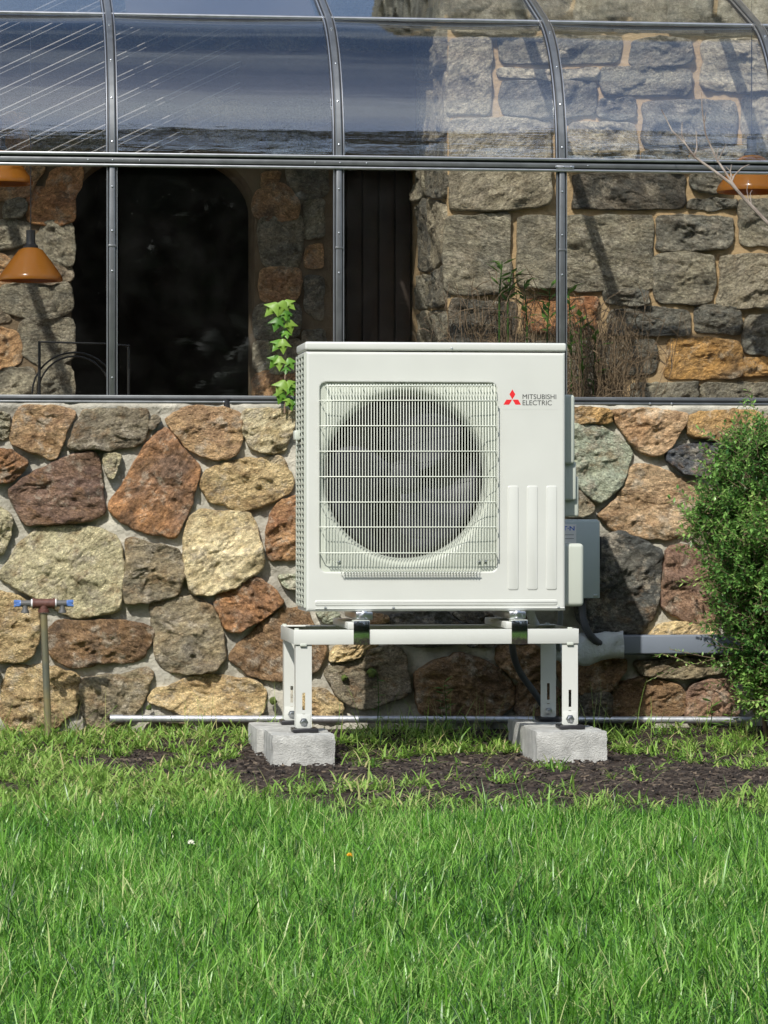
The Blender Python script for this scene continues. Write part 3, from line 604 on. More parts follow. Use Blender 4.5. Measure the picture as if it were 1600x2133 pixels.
sr = M().box(XA, XB, GY - .03, GY + .03, ZB - .020, ZB + .012).build("bottom_rail", FRAME, sun_room, bevel=.003)
M().box(XA, XB, GY - .040, GY - .02, ZB - .020, ZB - .010).build("rail_lip", FRAME, sr, bevel=.003)
M().box(XA, XB, GY - .034, GY - .025, ZB - .006, ZB + .000).build("gasket", GASKET, sr)
for px in (1350, 1395, 465): screw(sr, (P(px, 832, GY).x, GY - .0405, ZB - .014), 0, 1.2)
for i in range(len(ribs) - 1):       # purlin segments where the curve meets the straight roof
    c0, s0 = math.cos(TE), math.sin(TE)
    M().tube([(ribs[i] + .014, eY - .008 * c0, eZ + .008 * s0), (ribs[i + 1] - .014, eY - .008 * c0, eZ + .008 * s0)], .0085, 10).build("purlin", FRAMEL, sun_room)
    M().box(ribs[i] + .014, ribs[i + 1] - .014, eY - .004, eY + .02, eZ - .028, eZ - .002).build("purlin_gasket", GASKET, sun_room)
for i in range(len(ribs) - 1):
    x0, x1 = ribs[i] + .010, ribs[i + 1] - .010
    M().box(x0, x1, GY - .003, GY + .003, ZB, ZR).build("glass_pane", GLASS, sun_room, smooth=False)
    sag = rnd.uniform(-.004, .004)
    def pane(name, pth, mt, nx=10):
        vs = []; k = nx + 1
        for side in (.003, -.003):
            for (Y, Z, ny, nz) in pth:
                for a in range(k):
                    t = a / nx; x = x0 + (x1 - x0) * t; n = side - .006 * math.sin(math.pi * t) * (1 + sag * 60) 
                    vs.append((x, Y - n * ny, Z + n * nz))
        L = len(pth); fs = []
        for s_ in (0, 1):
            o_ = s_ * L * k
            fs += [[o_ + j * k + a, o_ + j * k + a + 1, o_ + (j + 1) * k + a + 1, o_ + (j + 1) * k + a] for j in range(L - 1) for a in range(nx)]
        M().add(vs, fs).build(name, mt, sun_room, fix=False, ang=180)
    pane("curved_pane", path(0.02, TE, 24), CGLASS)
    pane("roof_pane", [roofpt(s) for s in (0.0, .3, .9, 1.6, RL)], ROOFG)
for x in (XA, XB):
    poly = [(1.1, ZB)] + [(p[0] + .01, p[1]) for p in path(0, TE, 10)] + [(roofpt(RL)[0], roofpt(RL)[1]), (AY + .02, ZB)]
    M().add([(x + d, a, b) for d in (0, .006) for a, b in poly], [list(range(len(poly))), list(range(2 * len(poly) - 1, len(poly) - 1, -1))] + [[i, len(poly) + i, len(poly) + (i + 1) % len(poly), (i + 1) % len(poly)] for i in range(len(poly))]).build("end_pane", GLASS, sun_room, smooth=False)
# brown sheet added under one roof bay to shade the pier, and pale diagonal battens under the left bays
bl = thing("pier_sun_blocker", "added brown fabric sheet under the sunroom roof that shades the pier", "sun blocker")
bx0, bx1 = ribs[4] - .80, ribs[4] - .02
pts = [roofpt(s) for s in (.16, .7, 1.3, RL - .05)]
M().add([(x, Y + .05 * ny + o_, Z - .05 * nz - o_) for o_ in (0, .004) for (Y, Z, ny, nz) in pts for x in (bx0, bx1)],
        [[i * 2, i * 2 + 1, i * 2 + 3, i * 2 + 2] for i in range(3)] + [[8 + i * 2, 8 + i * 2 + 1, 8 + i * 2 + 3, 8 + i * 2 + 2] for i in range(3)] + [[0, 1, 9, 8], [6, 7, 15, 14]]).build("fabric", BLOCKER, bl)
M().tube([(bx0 - .01, pts[0][0] + .05, pts[0][1] - .06), (bx1 + .01, pts[0][0] + .05, pts[0][1] - .06)], .014, 10).build("bottom_bar", FRAME, bl)
ev = thing("wall_sun_blocker", "added dark wooden slab under the upper roof that shades the arched wall", "eave")  # unseen overhang added to keep the sun off the upper arched wall
def roofz(Y): return eZ + (Y - eY) * math.tan(SL) - .02
m = M(); yz = [(2.72, roofz(2.72)), (AY + .03, roofz(AY + .03)), (AY + .03, roofz(AY) - .10), (2.72, roofz(2.72) - .10)]
m.add([(x, a, b) for x in (-2.1, cornerx) for a, b in yz], [[0, 1, 2, 3], [7, 6, 5, 4]] + [[i, i + 4, (i + 1) % 4 + 4, (i + 1) % 4] for i in range(4)]); m.build("blocker_slab", DARKWOOD, ev)
M().box(-2.1, cornerx, 2.69, 2.718, roofz(2.7) - .16, roofz(2.7) + .005).build("blocker_edge", DARKWOOD, ev, bevel=.003)
sh = thing("batten_shade", "shade of thin pale diagonal battens under the sunroom roof", "shade")
for k in range(11):
    a = P(-160, 130 + k * 44, 2.15); b = P(500 - max(0, k - 8) * 45, 130 + k * 44 - (660 - max(0, k - 8) * 45) * .47, 2.75)
    if b.z > 3.1 + (b.y - 1.9) * .35: 
        t = .55; b = a.lerp(b, t)
    zmin = P(0, 306, 2.15).z
    if a.z < zmin and b.z > zmin: a = a.lerp(b, (zmin - a.z) / (b.z - a.z))
    if b.z <= zmin: continue
    M().tube([a, b], .0025, 6).build("batten", BATTEN, sh)
    M().tube([a + Vector((0, .004, -.022)), b + Vector((0, .004, -.022))], .0014, 5).build("cord", BATTEN, sh)

# ------------------------------------------------------------ lamps in the sunroom
def lamp(px, py_rim, wpx, Y, label, ztop):
    c = P(px, py_rim, Y); s = wpx * (Y - CAMY) / F / .26
    t = thing("pendant_lamp", label, "lamp", group="amber pendant lamps in the sunroom")
    prof = [(.128, 0), (.130, .006), (.124, .022), (.085, .078), (.048, .125), (.026, .135), (.024, .131), (.046, .120), (.082, .074), (.120, .018), (.126, .002)]
    M().lathe([(r * s, h * s) for r, h in prof], c, 'Z', 40).build("lamp_shade", AMBER, t, ang=60)
    M().lathe([(.0005, .130 * s), (.030 * s, .131 * s), (.030 * s, .142 * s), (.020 * s, .150 * s), (.0185 * s, .158 * s), (.0185 * s, .205 * s), (.0005, .207 * s)], c, 'Z', 20).build("socket", BLACKPL, t)
    M().tube([c + Vector((0, 0, .2 * s)), Vector((c.x, c.y, ztop))], .0022, 6).build("cord", BLACKPL, t)
    M().lathe([(.0005, .03 * s), (.022 * s, .04 * s), (.028 * s, .06 * s), (.014 * s, .1 * s), (.014 * s, .13 * s)], c, 'Z', 16).build("bulb", WHITEPL, t)
def roofz(Y): return eZ + (Y - eY) * math.tan(SL) - .02
lamp(64, 585, 133, 2.1, "amber cone pendant lamp hanging in front of the arched stone wall", roofz(2.1))
lamp(2, 383, 132, 2.45, "higher amber pendant lamp hanging beside the curved roof rib", roofz(2.45))
lamp(1566, 400, 150, 2.0, "amber pendant lamp hanging by the squared stone house wall", roofz(2.0))

# iron chair inside
ch = thing("iron_chair", "black wrought iron chair with arched back inside the sunroom", "chair")
IRON = mat("wrought_iron", (0.012, 0.012, 0.013), 0.45)
def pp(lst, Y): return [P(a, b, Y) for a, b in lst]
M().tube([P(82, 711, 1.75), Vector((P(82, 711, 1.75).x, 1.75, .25))], .006, 8).build("post", IRON, ch)
M().tube([P(268, 722, 1.75), Vector((P(268, 722, 1.75).x, 1.75, .25))], .006, 8).build("post", IRON, ch)
M().tube(pp([(80, 712), (222, 716), (270, 720)], 1.75), .004, 8).build("top_bar", IRON, ch)
for r_, c_ in ((1.0, 0), (.86, 8)):
    M().tube([P(155 + 88 * r_ * math.cos(a), 820 - (86 - c_) * math.sin(a), 1.76) for a in np.linspace(0, math.pi, 17)], .004, 8).build("back_hoop", IRON, ch)
zq = .72; xq0, xq1 = P(82, 711, 1.75).x, P(268, 711, 1.75).x
M().box(xq0, xq1, 1.77, 2.2, zq - .02, zq).build("seat", IRON, ch, bevel=.006)
for x in (xq0 + .01, xq1 - .01): M().tube([(x, 2.18, zq), (x, 2.2, .25)], .007, 8).build("leg", IRON, ch)

# ------------------------------------------------------------ plants inside behind the glass
def leaf_add(m, base, d, L, W, rv, fold=.25, R_=None):
    d = d.normalized(); side = d.cross(Vector((0, 0, 1))); side = side.normalized() if side.length > .05 else Vector((1, 0, 0))
    up = side.cross(d); n = len(m.v)
    m.v += [tuple(base), tuple(base + d * L * .45 + side * W - up * W * fold), tuple(base + d * L * .5 + up * W * .1), tuple(base + d * L * .45 - side * W - up * W * fold), tuple(base + d * L - up * L * .12)]
    m.f += [[n, n + 1, n + 2], [n, n + 2, n + 3], [n + 1, n + 4, n + 2], [n + 2, n + 4, n + 3]]; m.r += [rv] * 5
class LM(M):
    def __init__(s): super().__init__(); s.r = []
    def leaves(s, name, mt, parent=None):
        f3 = np.array(s.f, np.int32)
        return np_mesh(name, s.v, np.zeros((0, 4), np.int32), f3, s.r, mt, parent)
def shrub_inside(name, label, pxs, ytop, Y, n, seed, leafy):
    q = random.Random(seed); t = thing(name, label, "plant"); m = M(); lm = LM()
    for i in range(n):
        px = q.gauss((pxs[0] + pxs[1]) / 2, (pxs[1] - pxs[0]) / 4); top = q.uniform(ytop, 800)
        b = Vector((P((pxs[0] + pxs[1]) / 2 + q.gauss(0, 18), 850, Y).x, Y + q.uniform(-.12, .12), .27)); e = P(px, top, Y); e.y = Y + q.uniform(-.2, .2)
        pts = [b]; k = 9
        for j in range(1, k + 1):
            u = j / k; p = b.lerp(e, u); p.x += (e.x - b.x) * (u * u - u) * .8 + q.gauss(0, .026); p.z += .035 * q.gauss(0, 1); p.y += q.gauss(0, .015); pts.append(p)
        if q.random() < .6: pts += [pts[-1] + Vector((q.gauss(0, .04), q.gauss(0, .03), q.uniform(-.10, .02)))]
        m.tube(pts, [.0032 * (1 - .7 * j / (len(pts) - 1)) for j in range(len(pts))], 4, cap=False)
        for _ in range(3):
            s_ = pts[q.randrange(4, len(pts))]; dv = Vector((q.gauss(0, .05), q.gauss(0, .04), q.gauss(.02, .05)))
            m.tube([s_, s_ + dv * .5 + Vector((0, 0, .01)), s_ + dv], [.0024, .0018, .001], 3, cap=False)
    m.build("twigs", TWIG, t, fix=False, ang=180)
    for (px, py, h) in leafy:
        bz = P(px, py + h, Y - .1); tp = P(px + q.uniform(-8, 8), py, Y - .1)
        M().tube([Vector((bz.x, bz.y, .28)), bz, tp], [.004, .0035, .002], 5).build("green_stem", WEEDM, t)
        for j in range(12):
            s_ = bz.lerp(tp, j / 11); a = q.uniform(0, 6.28)
            leaf_add(lm, s_, Vector((math.cos(a), math.sin(a) - .4, q.uniform(.1, .9))), q.uniform(.05, .09), q.uniform(.009, .015), q.random())
    lm.leaves("leaf_cluster", WEEDM, t)
shrub_inside("dried_plant", "tangled dry brown plant behind the glass by the dark mullion", (1120, 1370), 640, 1.55, 300, 3, [(1215, 660, 140), (1236, 690, 120), (1190, 600, 130)])
shrub_inside("dried_plant", "low dry weeds with green shoots behind the glass above the air unit", (920, 1160), 600, 1.6, 260, 4, [(1040, 545, 70), (1098, 585, 90), (1140, 600, 90), (1058, 570, 60)])

# ------------------------------------------------------------ outdoor unit
XL, XR = P(638, 1000, 0).x, P(1178, 1000, 0).x
ZT, ZL, ZBt = P(900, 713, 0).z, P(900, 733, 0).z, P(900, 1273, 0).z
UD = .33
unit = thing("heat_pump_unit", "ivory heat pump outdoor unit with round fan grille on a stand", "air unit")
fc = P(848, 993, 0); FR = (P(1018, 993, 0).x - P(681, 993, 0).x) / 2
def rr_pts(cx, cz, x0, x1, z0, z1, r, angs):
    def inside(x, z):
        qx = max(x0 + r - x, 0, x - (x1 - r)); qz = max(z0 + r - z, 0, z - (z1 - r)); return math.hypot(qx, qz) <= r if (qx > 0 and qz > 0) else (x0 <= x <= x1 and z0 <= z <= z1)
    out = []
    for a in angs:
        lo, hi = 0, 3; dx_, dz_ = math.cos(a), math.sin(a)
        for _ in range(36):
            mid = (lo + hi) / 2
            if inside(cx + dx_ * mid, cz + dz_ * mid): lo = mid
            else: hi = mid
        out.append((cx + dx_ * lo, cz + dz_ * lo))
    return out
hx0, hx1 = P(665, 1000, 0).x, P(1037, 1000, 0).x; hz0, hz1 = P(850, 1193, 0).z, P(850, 795, 0).z
angs = sorted(set([2 * math.pi * i / 220 for i in range(220)] + [math.atan2(z - fc.z, x - fc.x) % (2 * math.pi) for x in (XL, XR) for z in (ZBt, ZL)] + [math.atan2(z - fc.z, x - fc.x) % (2 * math.pi) for x in (XL + .006, XR - .006) for z in (ZBt + .006, ZL - .006)]))
NA = len(angs)
def rings_mesh(rings, close_end=False):
    vs = [(x, y, z) for pts, y in rings for x, z in pts]
    fs = [[i * NA + k, i * NA + (k + 1) % NA, (i + 1) * NA + (k + 1) % NA, (i + 1) * NA + k] for i in range(len(rings) - 1) for k in range(NA)]
    if close_end: fs.append([(len(rings) - 1) * NA + k for k in range(NA)])
    return M().add(vs, fs)
RR = lambda x0, x1, z0, z1, r: rr_pts(fc.x, fc.z, x0, x1, z0, z1, r, angs)
H = lambda i, r: RR(hx0 + i, hx1 - i, hz0 + i, hz1 - i, r)
O = lambda i: RR(XL + i, XR - i, ZBt + i, ZL - i, .0005 + i * .3)
rings_mesh([(H(.0035, .022), .012), (H(.0028, .022), .004), (H(.0012, .022), .0010), (H(-.001, .024), 0), (H(-.004, .026), 0), (O(.0125), 0), (O(.010), 0), (O(.005), .0013), (O(.0018), .0045), (O(0), .010), (O(0), UD)], True).build("casing", IVORY, unit, ang=50)
CI = lambda r: [(fc.x + r * math.cos(a), fc.z + r * math.sin(a)) for a in angs]
def mixp(a, b, t): return [(p[0] * (1 - t) + q[0] * t, p[1] * (1 - t) + q[1] * t) for p, q in zip(a, b)]
h0 = H(.003, .022); lip = CI(FR + .030)
lipc = [min((p, q), key=lambda w: math.hypot(w[0] - fc.x, w[1] - fc.z)) for p, q in zip(lip, H(.006, .022))]
rings_mesh([(h0, .012), (mixp(h0, lipc, .5), .014), (lipc, .016), (mixp(lipc, CI(FR + .004), .5), .024), (mixp(lipc, CI(FR + .004), .8), .036), (CI(FR + .003), .052), (CI(FR), .075), (CI(FR), .13)]).build("fan_shroud", IVORY2, unit, ang=60)
rings_mesh([(CI(FR + .002), .128), (CI(FR + .002), .26), (CI(FR * .5), .262), (CI(.001), .262)], True).build("fan_cavity", CAVITY, unit)
fan = M()
fan.lathe([(.0005, .085), (.045, .088), (.062, .10), (.064, .16)], fc, 'Y', 32)
fan.build("fan_hub", FANMAT, unit)
for b_ in range(3):
    vs = []; nr, na = 8, 14
    for i in range(nr + 1):
        for j in range(na + 1):
            r_ = .062 + (FR * .95 - .062) * i / nr; a = b_ * 2.094 + .35 + (j / na) * (1.55 + .1 * i / nr) + .35 * i / nr - .12 * math.sin(math.pi * i / nr)
            vs.append((fc.x + r_ * math.cos(a), .085 + .09 * (j / na) - .02 * math.sin(math.pi * j / na), fc.z + r_ * math.sin(a)))
    fs = [[i * (na + 1) + j, i * (na + 1) + j + 1, (i + 1) * (na + 1) + j + 1, (i + 1) * (na + 1) + j] for i in range(nr) for j in range(na)]
    o = M().add(vs, fs).build("fan_blade", FANMAT, unit, ang=180); md = o.modifiers.new("thick", 'SOLIDIFY'); md.thickness = .004
# fan grille: cross wires, upright wires bent back to the panel at both ends
GYf = -.036
ys = [803, 834, 887, 940, 993, 1046, 1098, 1152]
gr = M()
for i, y in enumerate(ys):
    xa, xb = (680, 1026) if i == 0 else (668, 1035)
    a, b = P(xa, y, GYf), P(xb, y, GYf)
    pts = [Vector((a.x, .008, a.z)), Vector((a.x + .0015, GYf + .006, a.z)), Vector((a.x + .008, GYf, a.z)), Vector((b.x - .008, GYf, b.z)), Vector((b.x - .0015, GYf + .006, b.z)), Vector((b.x, .008, b.z))]
    gr.tube(pts, .0019, 6)
gr.tube([P(712, 1188, GYf + .008), P(998, 1188, GYf + .008)], .0019, 6)
grille = gr.build("fan_grille", WIRE, unit, ang=70)
nw = 58
for i in range(nw):
    px = 682 + (1030 - 682) * i / (nw - 1)
    bot = 1192 if 712 < px < 999 else 1166
    a = P(px, 801, GYf + .003); b = P(px, bot, GYf + .003)
    M().tube([(a.x, .006 if i % 4 == 0 else -.012, a.z), (a.x, GYf + .008, a.z + .001), (a.x, GYf + .0035, a.z - .006), (b.x, GYf + .0035, b.z + .008), (b.x, GYf + .009, b.z), (b.x, -.006, b.z - .006)], .0017, 5).build("wire", WIRE, grille, fix=False)
for px in (671, 677):
    a, b = P(px, 836, GYf + .01), P(px, 1150, GYf + .01); M().tube([a, b], .0016, 5).build("wire", WIRE, grille)
a, b = P(1036, 836, GYf + .012), P(1036, 1160, GYf + .012); M().tube([a, b], .0016, 5).build("wire", WIRE, grille)
# embossed ribs, lid, screws
def emboss(px0, px1, py0, py1, r):
    x0, x1 = P(px0, 1000, 0).x, P(px1, 1000, 0).x; z1_, z0_ = P(900, py0, 0).z, P(900, py1, 0).z
    cx, cz = (x0 + x1) / 2, (z0_ + z1_) / 2
    def rr(i):
        pts = []
        for k, (sx, sz) in enumerate(((1, 1), (-1, 1), (-1, -1), (1, -1))):
            for t in range(7):
                a = k * math.pi / 2 + t * math.pi / 12
                pts.append(((x1 if sx > 0 else x0) - sx * (r + i) + r * math.cos(a) , (z1_ if sz > 0 else z0_) - sz * (r + i) + r * math.sin(a)))
        return pts
    A, B, Cc = rr(-.0012), rr(.0), rr(.0022); n = len(A)
    vs = [(x, .0008, z) for x, z in A] + [(x, -.0016, z) for x, z in B] + [(x, -.0024, z) for x, z in Cc]
    fs = [[i * n + k, i * n + (k + 1) % n, (i + 1) * n + (k + 1) % n, (i + 1) * n + k] for i in range(2) for k in range(n)] + [[2 * n + k for k in range(n)]]
    M().add(vs, fs).build("embossed_rib", IVORY, unit, ang=60)
for px in (1058, 1098, 1138): emboss(px, px + 22, 1012, 1229, .008)
emboss(656, 1161, 1250, 1261, .008)
emboss(657, 1176, 1266.5, 1268, .001)
M().box(XL - .0045, XR + .0035, -.0035, UD + .004, ZL + .0035, ZT).build("top_cover", IVORY, unit, bevel=.008, seg=4)
for px, py, s_ in ((941, 726, 1.1), (678, 1267, 1.2), (820, 1267, 1.2), (1164, 1266, 1.1)): screw(unit, P(px, py, -.0028), 0, s_)
for px, py in ((706, 1171), (998, 1171), (1011, 1170)): 
    q = P(px, py, .013); screw(unit, q, 0, 1.6)
# side coil guard on the left
M().box(XL - .0012, XL, .016, UD - .004, ZBt + .02, ZL - .012).build("coil", CAVITY, unit)
g_ = M(); rows = 43; zz0, zz1 = ZBt + .02, ZL - .012
for i in range(rows + 1):
    z = zz0 + (zz1 - zz0) * i / rows; g_.box(XL - .0065, XL - .0008, .012, UD, z - .0042, z + .0042)
for y in (.016, .12, .225, UD - .006): g_.box(XL - .0072, XL - .0005, y - .008, y + .008, zz0 - .006, zz1 + .006)
g_.build("side_guard", IVORY2, unit)
q = P(614, 908, .2); cl = M().box(q.x - .004, XL - .005, .17, .23, q.z - .016, q.z + .020).build("sensor_clip", IVORY2, unit, bevel=.005)
# covers bulging from the right side
def cover(px1, py0, py1, y0, y1, bev):
    a = P(px1, py0, y0); b = P(px1, py1, y0)
    return M().box(XR - .02, a.x, y0, y1, b.z, a.z).build("side_cover", IVORY2, unit, bevel=bev, seg=4)
cover(1198, 822, 967, .08, .24, .012); cover(1201, 962, 1042, .10, .24, .008); cover(1206, 992, 1076, .12, .25, .008); cover(1217, 1132, 1263, .05, .27, .015)
# maker's emblem and lettering
def flat(polys, name, mt, y=-.0006):
    m = M()
    for pl in polys: m.prism([(P(a, b, 0).x, P(a, b, 0).z) for a, b in pl], y, .0004)
    return m.build(name, mt, unit, smooth=False)
def zq7(pts): return [(1000 + x / 6.154, 690 + y / 6.154) for x, y in pts]
flat([zq7([(415, 745), (453, 808), (415, 873), (377, 808)]), zq7([(338, 876), (412, 876), (374, 941), (300, 941)]), zq7([(418, 876), (490, 876), (524, 941), (455, 941)])], "emblem", RED)
def text(body, px0, px1, py_top, py_base, Y, name, mt, parent, bold=.0):
    cu = bpy.data.curves.new(name, 'FONT'); cu.body = body; cu.size = 1; cu.offset = bold; cu.extrude = .0
    tmp = bpy.data.objects.new(name, cu); COL.objects.link(tmp); bpy.context.view_layer.update()
    me = bpy.data.meshes.new_from_object(tmp.evaluated_get(bpy.context.evaluated_depsgraph_get())); bpy.data.objects.remove(tmp)
    co = np.array([v.co for v in me.vertices]); lo, hi = co.min(0), co.max(0)
    a, b = P(px0, py_base, Y), P(px1, py_top, Y)
    for v in me.vertices:
        v.co = Vector((a.x + (v.co.x - lo[0]) / (hi[0] - lo[0]) * (b.x - a.x), Y, a.z + (v.co.y - lo[1]) / (hi[1] - lo[1]) * (b.z - a.z)))
    me.materials.clear(); me.materials.append(mt); return link(name, me, parent)
M().box(P(1047, 850, 0).x, P(1163, 850, 0).x, -.0003, .0003, P(1100, 853, 0).z, P(1100, 807, 0).z).build("sticker", IVORY, unit)
text("MITSUBISHI", 1088.8, 1158.8, 821.5, 831.2, -.0008, "lettering", INK, unit, 0)
text("ELECTRIC", 1088.8, 1149.5, 834, 844, -.0008, "lettering", INK, unit, 0)
# feet under the unit
for px in (756, 1074):
    a = P(px, 1283, .02)
    ft = M().box(a.x - .03, a.x + .03, -.03, .36, ZBt - .030, ZBt - .001).build("mounting_foot", STEEL, unit, bevel=.004)
    M().lathe([(.0005, -.036), (.009, -.035), (.010, -.026), (.016, -.024), (.016, -.02)], (a.x, -.01, ZBt - .012), 'Y', 6).build("bolt", STEEL, ft)

# ------------------------------------------------------------ stand and blocks
stand = thing("equipment_stand", "ivory steel stand carrying the heat pump on concrete blocks", "stand")
FY = -.06; BY = FY + .53
sx0, sx1 = P(612, 1320, FY).x, P(1206, 1320, FY).x
st1, st0 = P(900, 1311, FY).z, P(900, 1342, FY).z
def angle_bar(name, x0, x1, y0, y1, z0, z1): return M().box(x0, x1, y0, y1, z0, z1).build(name, IVORY, stand, bevel=.0025)
angle_bar("front_bar", sx0, sx1, FY, FY + .004, st0, st1); angle_bar("bar_flange", sx0 + .003, sx1 - .003, FY + .0045, FY + .048, st1 - .005, st1 - .001)
angle_bar("back_bar", sx0, sx1, BY - .004, BY, st0, st1); angle_bar("bar_flange", sx0 + .003, sx1 - .003, BY - .048, BY - .0045, st1 - .005, st1 - .001)
for x, s_ in ((sx0, 1), (sx1, -1)):
    a_, b_ = sorted((x, x + s_ * .004)); angle_bar("side_bar", a_ - (.0 if s_ > 0 else 0), b_, FY + .005, BY - .005, st0 + .001, st1 - .0005)
LW = .058
def leg(x0, yf, zfoot, sgn):
    """L-section leg: slotted face towards the viewer, flange running back"""
    x1 = x0 + LW; z1 = st0 + .02; m = M(); xm = (x0 + x1) / 2; hw = .0052
    y0, y1 = yf, yf + .004
    sl = [(zfoot + .034, zfoot + .05), (zfoot + .063, zfoot + .125)] if True else []
    m.box(x0, xm - hw, y0, y1, zfoot, z1); m.box(xm + hw, x1, y0, y1, zfoot, z1)
    zz = zfoot
    for a, b in sl + [(z1, z1)]:
        m.box(xm - hw, xm + hw, y0, y1, zz, a); zz = b
    bmx = x0 if sgn < 0 else x1 - .004
    m.box(bmx, bmx + .004, y1, y1 + .05, zfoot, z1)
    bm = m.build("leg", IVORY, stand, smooth=False)
    bolt = M().lathe([(.0005, -.013), (.0085, -.012), (.0095, -.005), (.0155, -.004), (.0155, 0)], (xm, yf, zfoot + .020), 'Y', 6).build("bolt", STEEL, bm)
    bk = M().box(x0 + .004, x1 - .004, yf - .002, yf + .0, zfoot - .01, zfoot + .048).build("foot_bracket", IVORY, bm, bevel=.0008)
    M().box(x0 - .012, x1 + .022, yf - .03, yf + .075, zfoot - .016, zfoot - .002).build("foot_pad", BLACKPL, bm, bevel=.003)
    return bm
lf = P(616, 1520, FY + .006); rf = P(1171, 1510, FY + .006)
ztop_l, ztop_r = P(640, 1524, FY).z - .004, P(1190, 1517, FY).z - .004
leg(lf.x, FY + .006, ztop_l + .018, -1); leg(rf.x, FY + .006, ztop_r + .018, 1)
leg(lf.x, BY - .056, ztop_l + .018, -1); leg(rf.x, BY - .056, ztop_r + .018, 1)
for x in (P(632, 1344, FY).x, P(1188, 1338, FY).x):
    M().box(x - .012, x + .012, FY - .003, FY + .006, st0 - .006, st0 + .004).build("clip", IVORY2, stand, bevel=.002)
for x, y in ((sx0 + .012, FY + .02), (sx0 + .012, BY - .02), (sx1 - .03, FY + .02), (sx1 - .03, BY - .02)):
    M().box(x - .008, x + .008, y - .01, y + .01, st1 - .002, st1 + .005).build("clip", IVORY2, stand, bevel=.002)
for px in (753, 1082):
    c = P(px, 1320, FY)
    M().box(c.x - .048, c.x + .012, FY + .002, BY - .002, st1 + .001, st1 + .026).build("mounting_rail", IVORY, stand, bevel=.003)
    M().box(c.x - .029, c.x + .029, FY - .0055, FY - .001, st0 - .001, st1 + .032).build("steel_strap", STAINLESS, stand, bevel=.0015)
    M().box(c.x - .030, c.x + .030, FY - .005, FY + .05, st1 + .0275, st1 + .033).build("steel_strap", IVORY2, stand, bevel=.0015)
    f_ = M().lathe([(.0005, .02), (.012, .019), (.013, .006), (.02, .005), (.02, 0)], (c.x + .006, FY + .03, st1 + .033), 'Z', 6).build("bolt", STEEL, stand)
def block(name, x0, x1, y0, y1, z0, z1, label, seed, rot=0.0):
    q = random.Random(seed); nx, ny, nz = 16, 24, 8; bm = bmesh.new()
    bmesh.ops.create_cube(bm, size=1)
    bmesh.ops.subdivide_edges(bm, edges=bm.edges, cuts=11, use_grid_fill=True)
    cx, cy, cz = (x0 + x1) / 2, (y0 + y1) / 2, (z0 + z1) / 2; c_, s_ = math.cos(rot), math.sin(rot)
    for v in bm.verts:
        p = Vector((v.co.x * (x1 - x0), v.co.y * (y1 - y0), v.co.z * (z1 - z0)))
        e = [abs(v.co.x) > .49, abs(v.co.y) > .49, abs(v.co.z) > .49]
        if sum(e) >= 2: p *= 1 - .012 * sum(e) * abs(q.gauss(1, .6)) * .6
        w = Vector((p.x + cx, p.y + cy, p.z + cz)); d = noise.noise_vector(w * 22 + Vector((seed, 0, 0))) * .003 + noise.noise_vector(w * 60) * .0016
        p += d; v.co = (cx + p.x * c_ - p.y * s_, cy + p.x * s_ + p.y * c_, cz + p.z)
    me = bpy.data.meshes.new(name); bm.to_mesh(me); bm.free()
    me.polygons.foreach_set("use_smooth", [True] * len(me.polygons)); me.set_sharp_from_angle(angle=R(50)); me.materials.append(CONCRETE)
    return tag(link(name, me), label, "block", "concrete blocks under the stand")
bw = .225
lx = P(567, 1550, -.19).x; rx = P(1118, 1550, -.19).x; bw2 = P(1266, 1550, -.19).x - rx
block("concrete_block", lx, lx + bw, -.19, .19, -.04, ztop_l, "weathered concrete block under the front leg nearest the sprinkler post", 1, R(0))
block("concrete_block", lx - .025, lx + bw - .03, .20, .60, -.04, ztop_l - .001, "concrete block under the rear leg nearest the sprinkler post", 2)
block("concrete_block", rx, rx + bw2, -.19, .19, -.04, ztop_r, "clean pale concrete block under the front leg nearest the green shrub", 3)
block("concrete_block", rx + .02, rx + bw2 - .02, .20, .60, -.04, ztop_r - .001, "concrete block under the rear leg nearest the green shrub", 4)

# ------------------------------------------------------------ electrical box, conduit, duct, pipes
eb = thing("electrical_box", "grey electrical disconnect box on the wall behind the unit", "electrical box")
EY = .84
e0, e1 = P(1110, 1082, EY).x, P(1246, 1082, EY).x; ez1, ez0 = P(1200, 1082, EY).z, P(1200, 1244, EY).z
M().box(e0, e1, EY, .99, ez0, ez1).build("box_body", BOXGREY, eb, bevel=.003)
M().box(e0 + .004, e1 + .006, EY - .006, EY - .0005, ez0 - .004, ez1 - .006).build("box_door", BOXGREY, eb, bevel=.003)
hd = M(); hd.box(e1 + .0005, e1 + .012, EY + .03, EY + .06, P(1200, 1170, EY).z, P(1200, 1090, EY).z); hd.box(e1 + .010, e1 + .017, EY + .015, EY + .045, P(1200, 1165, EY).z, P(1200, 1118, EY).z)
hd.build("lever_handle", BLACKPL, eb, bevel=.002)
M().box(e1 - .02, e1 - .006, EY - .010, EY - .0055, ez0 + .002, ez0 + .010).build("latch", STEEL, eb, bevel=.001)
lb = M().box(P(1140, 1100, EY).x, P(1200, 1100, EY).x, EY - .0072, EY - .0062, P(1200, 1135, EY).z, P(1200, 1092, EY).z).build("label_plate", WHITEPL, eb)
text("EAT\u00b7N", 1155, 1197, 1096, 1105, EY - .0076, "lettering", INKBLUE, lb, .02)
for yy in (1114, 1122): 
    a, b = P(1150, yy, EY), P(1195, yy, EY); M().box(a.x, b.x, EY - .0076, EY - .0071, a.z - .0008, a.z + .0008).build("printed_line", INK, lb)
fx = thing("flexible_conduit", "black corrugated conduit looping from the electrical box to the wrapped pipe", "conduit")
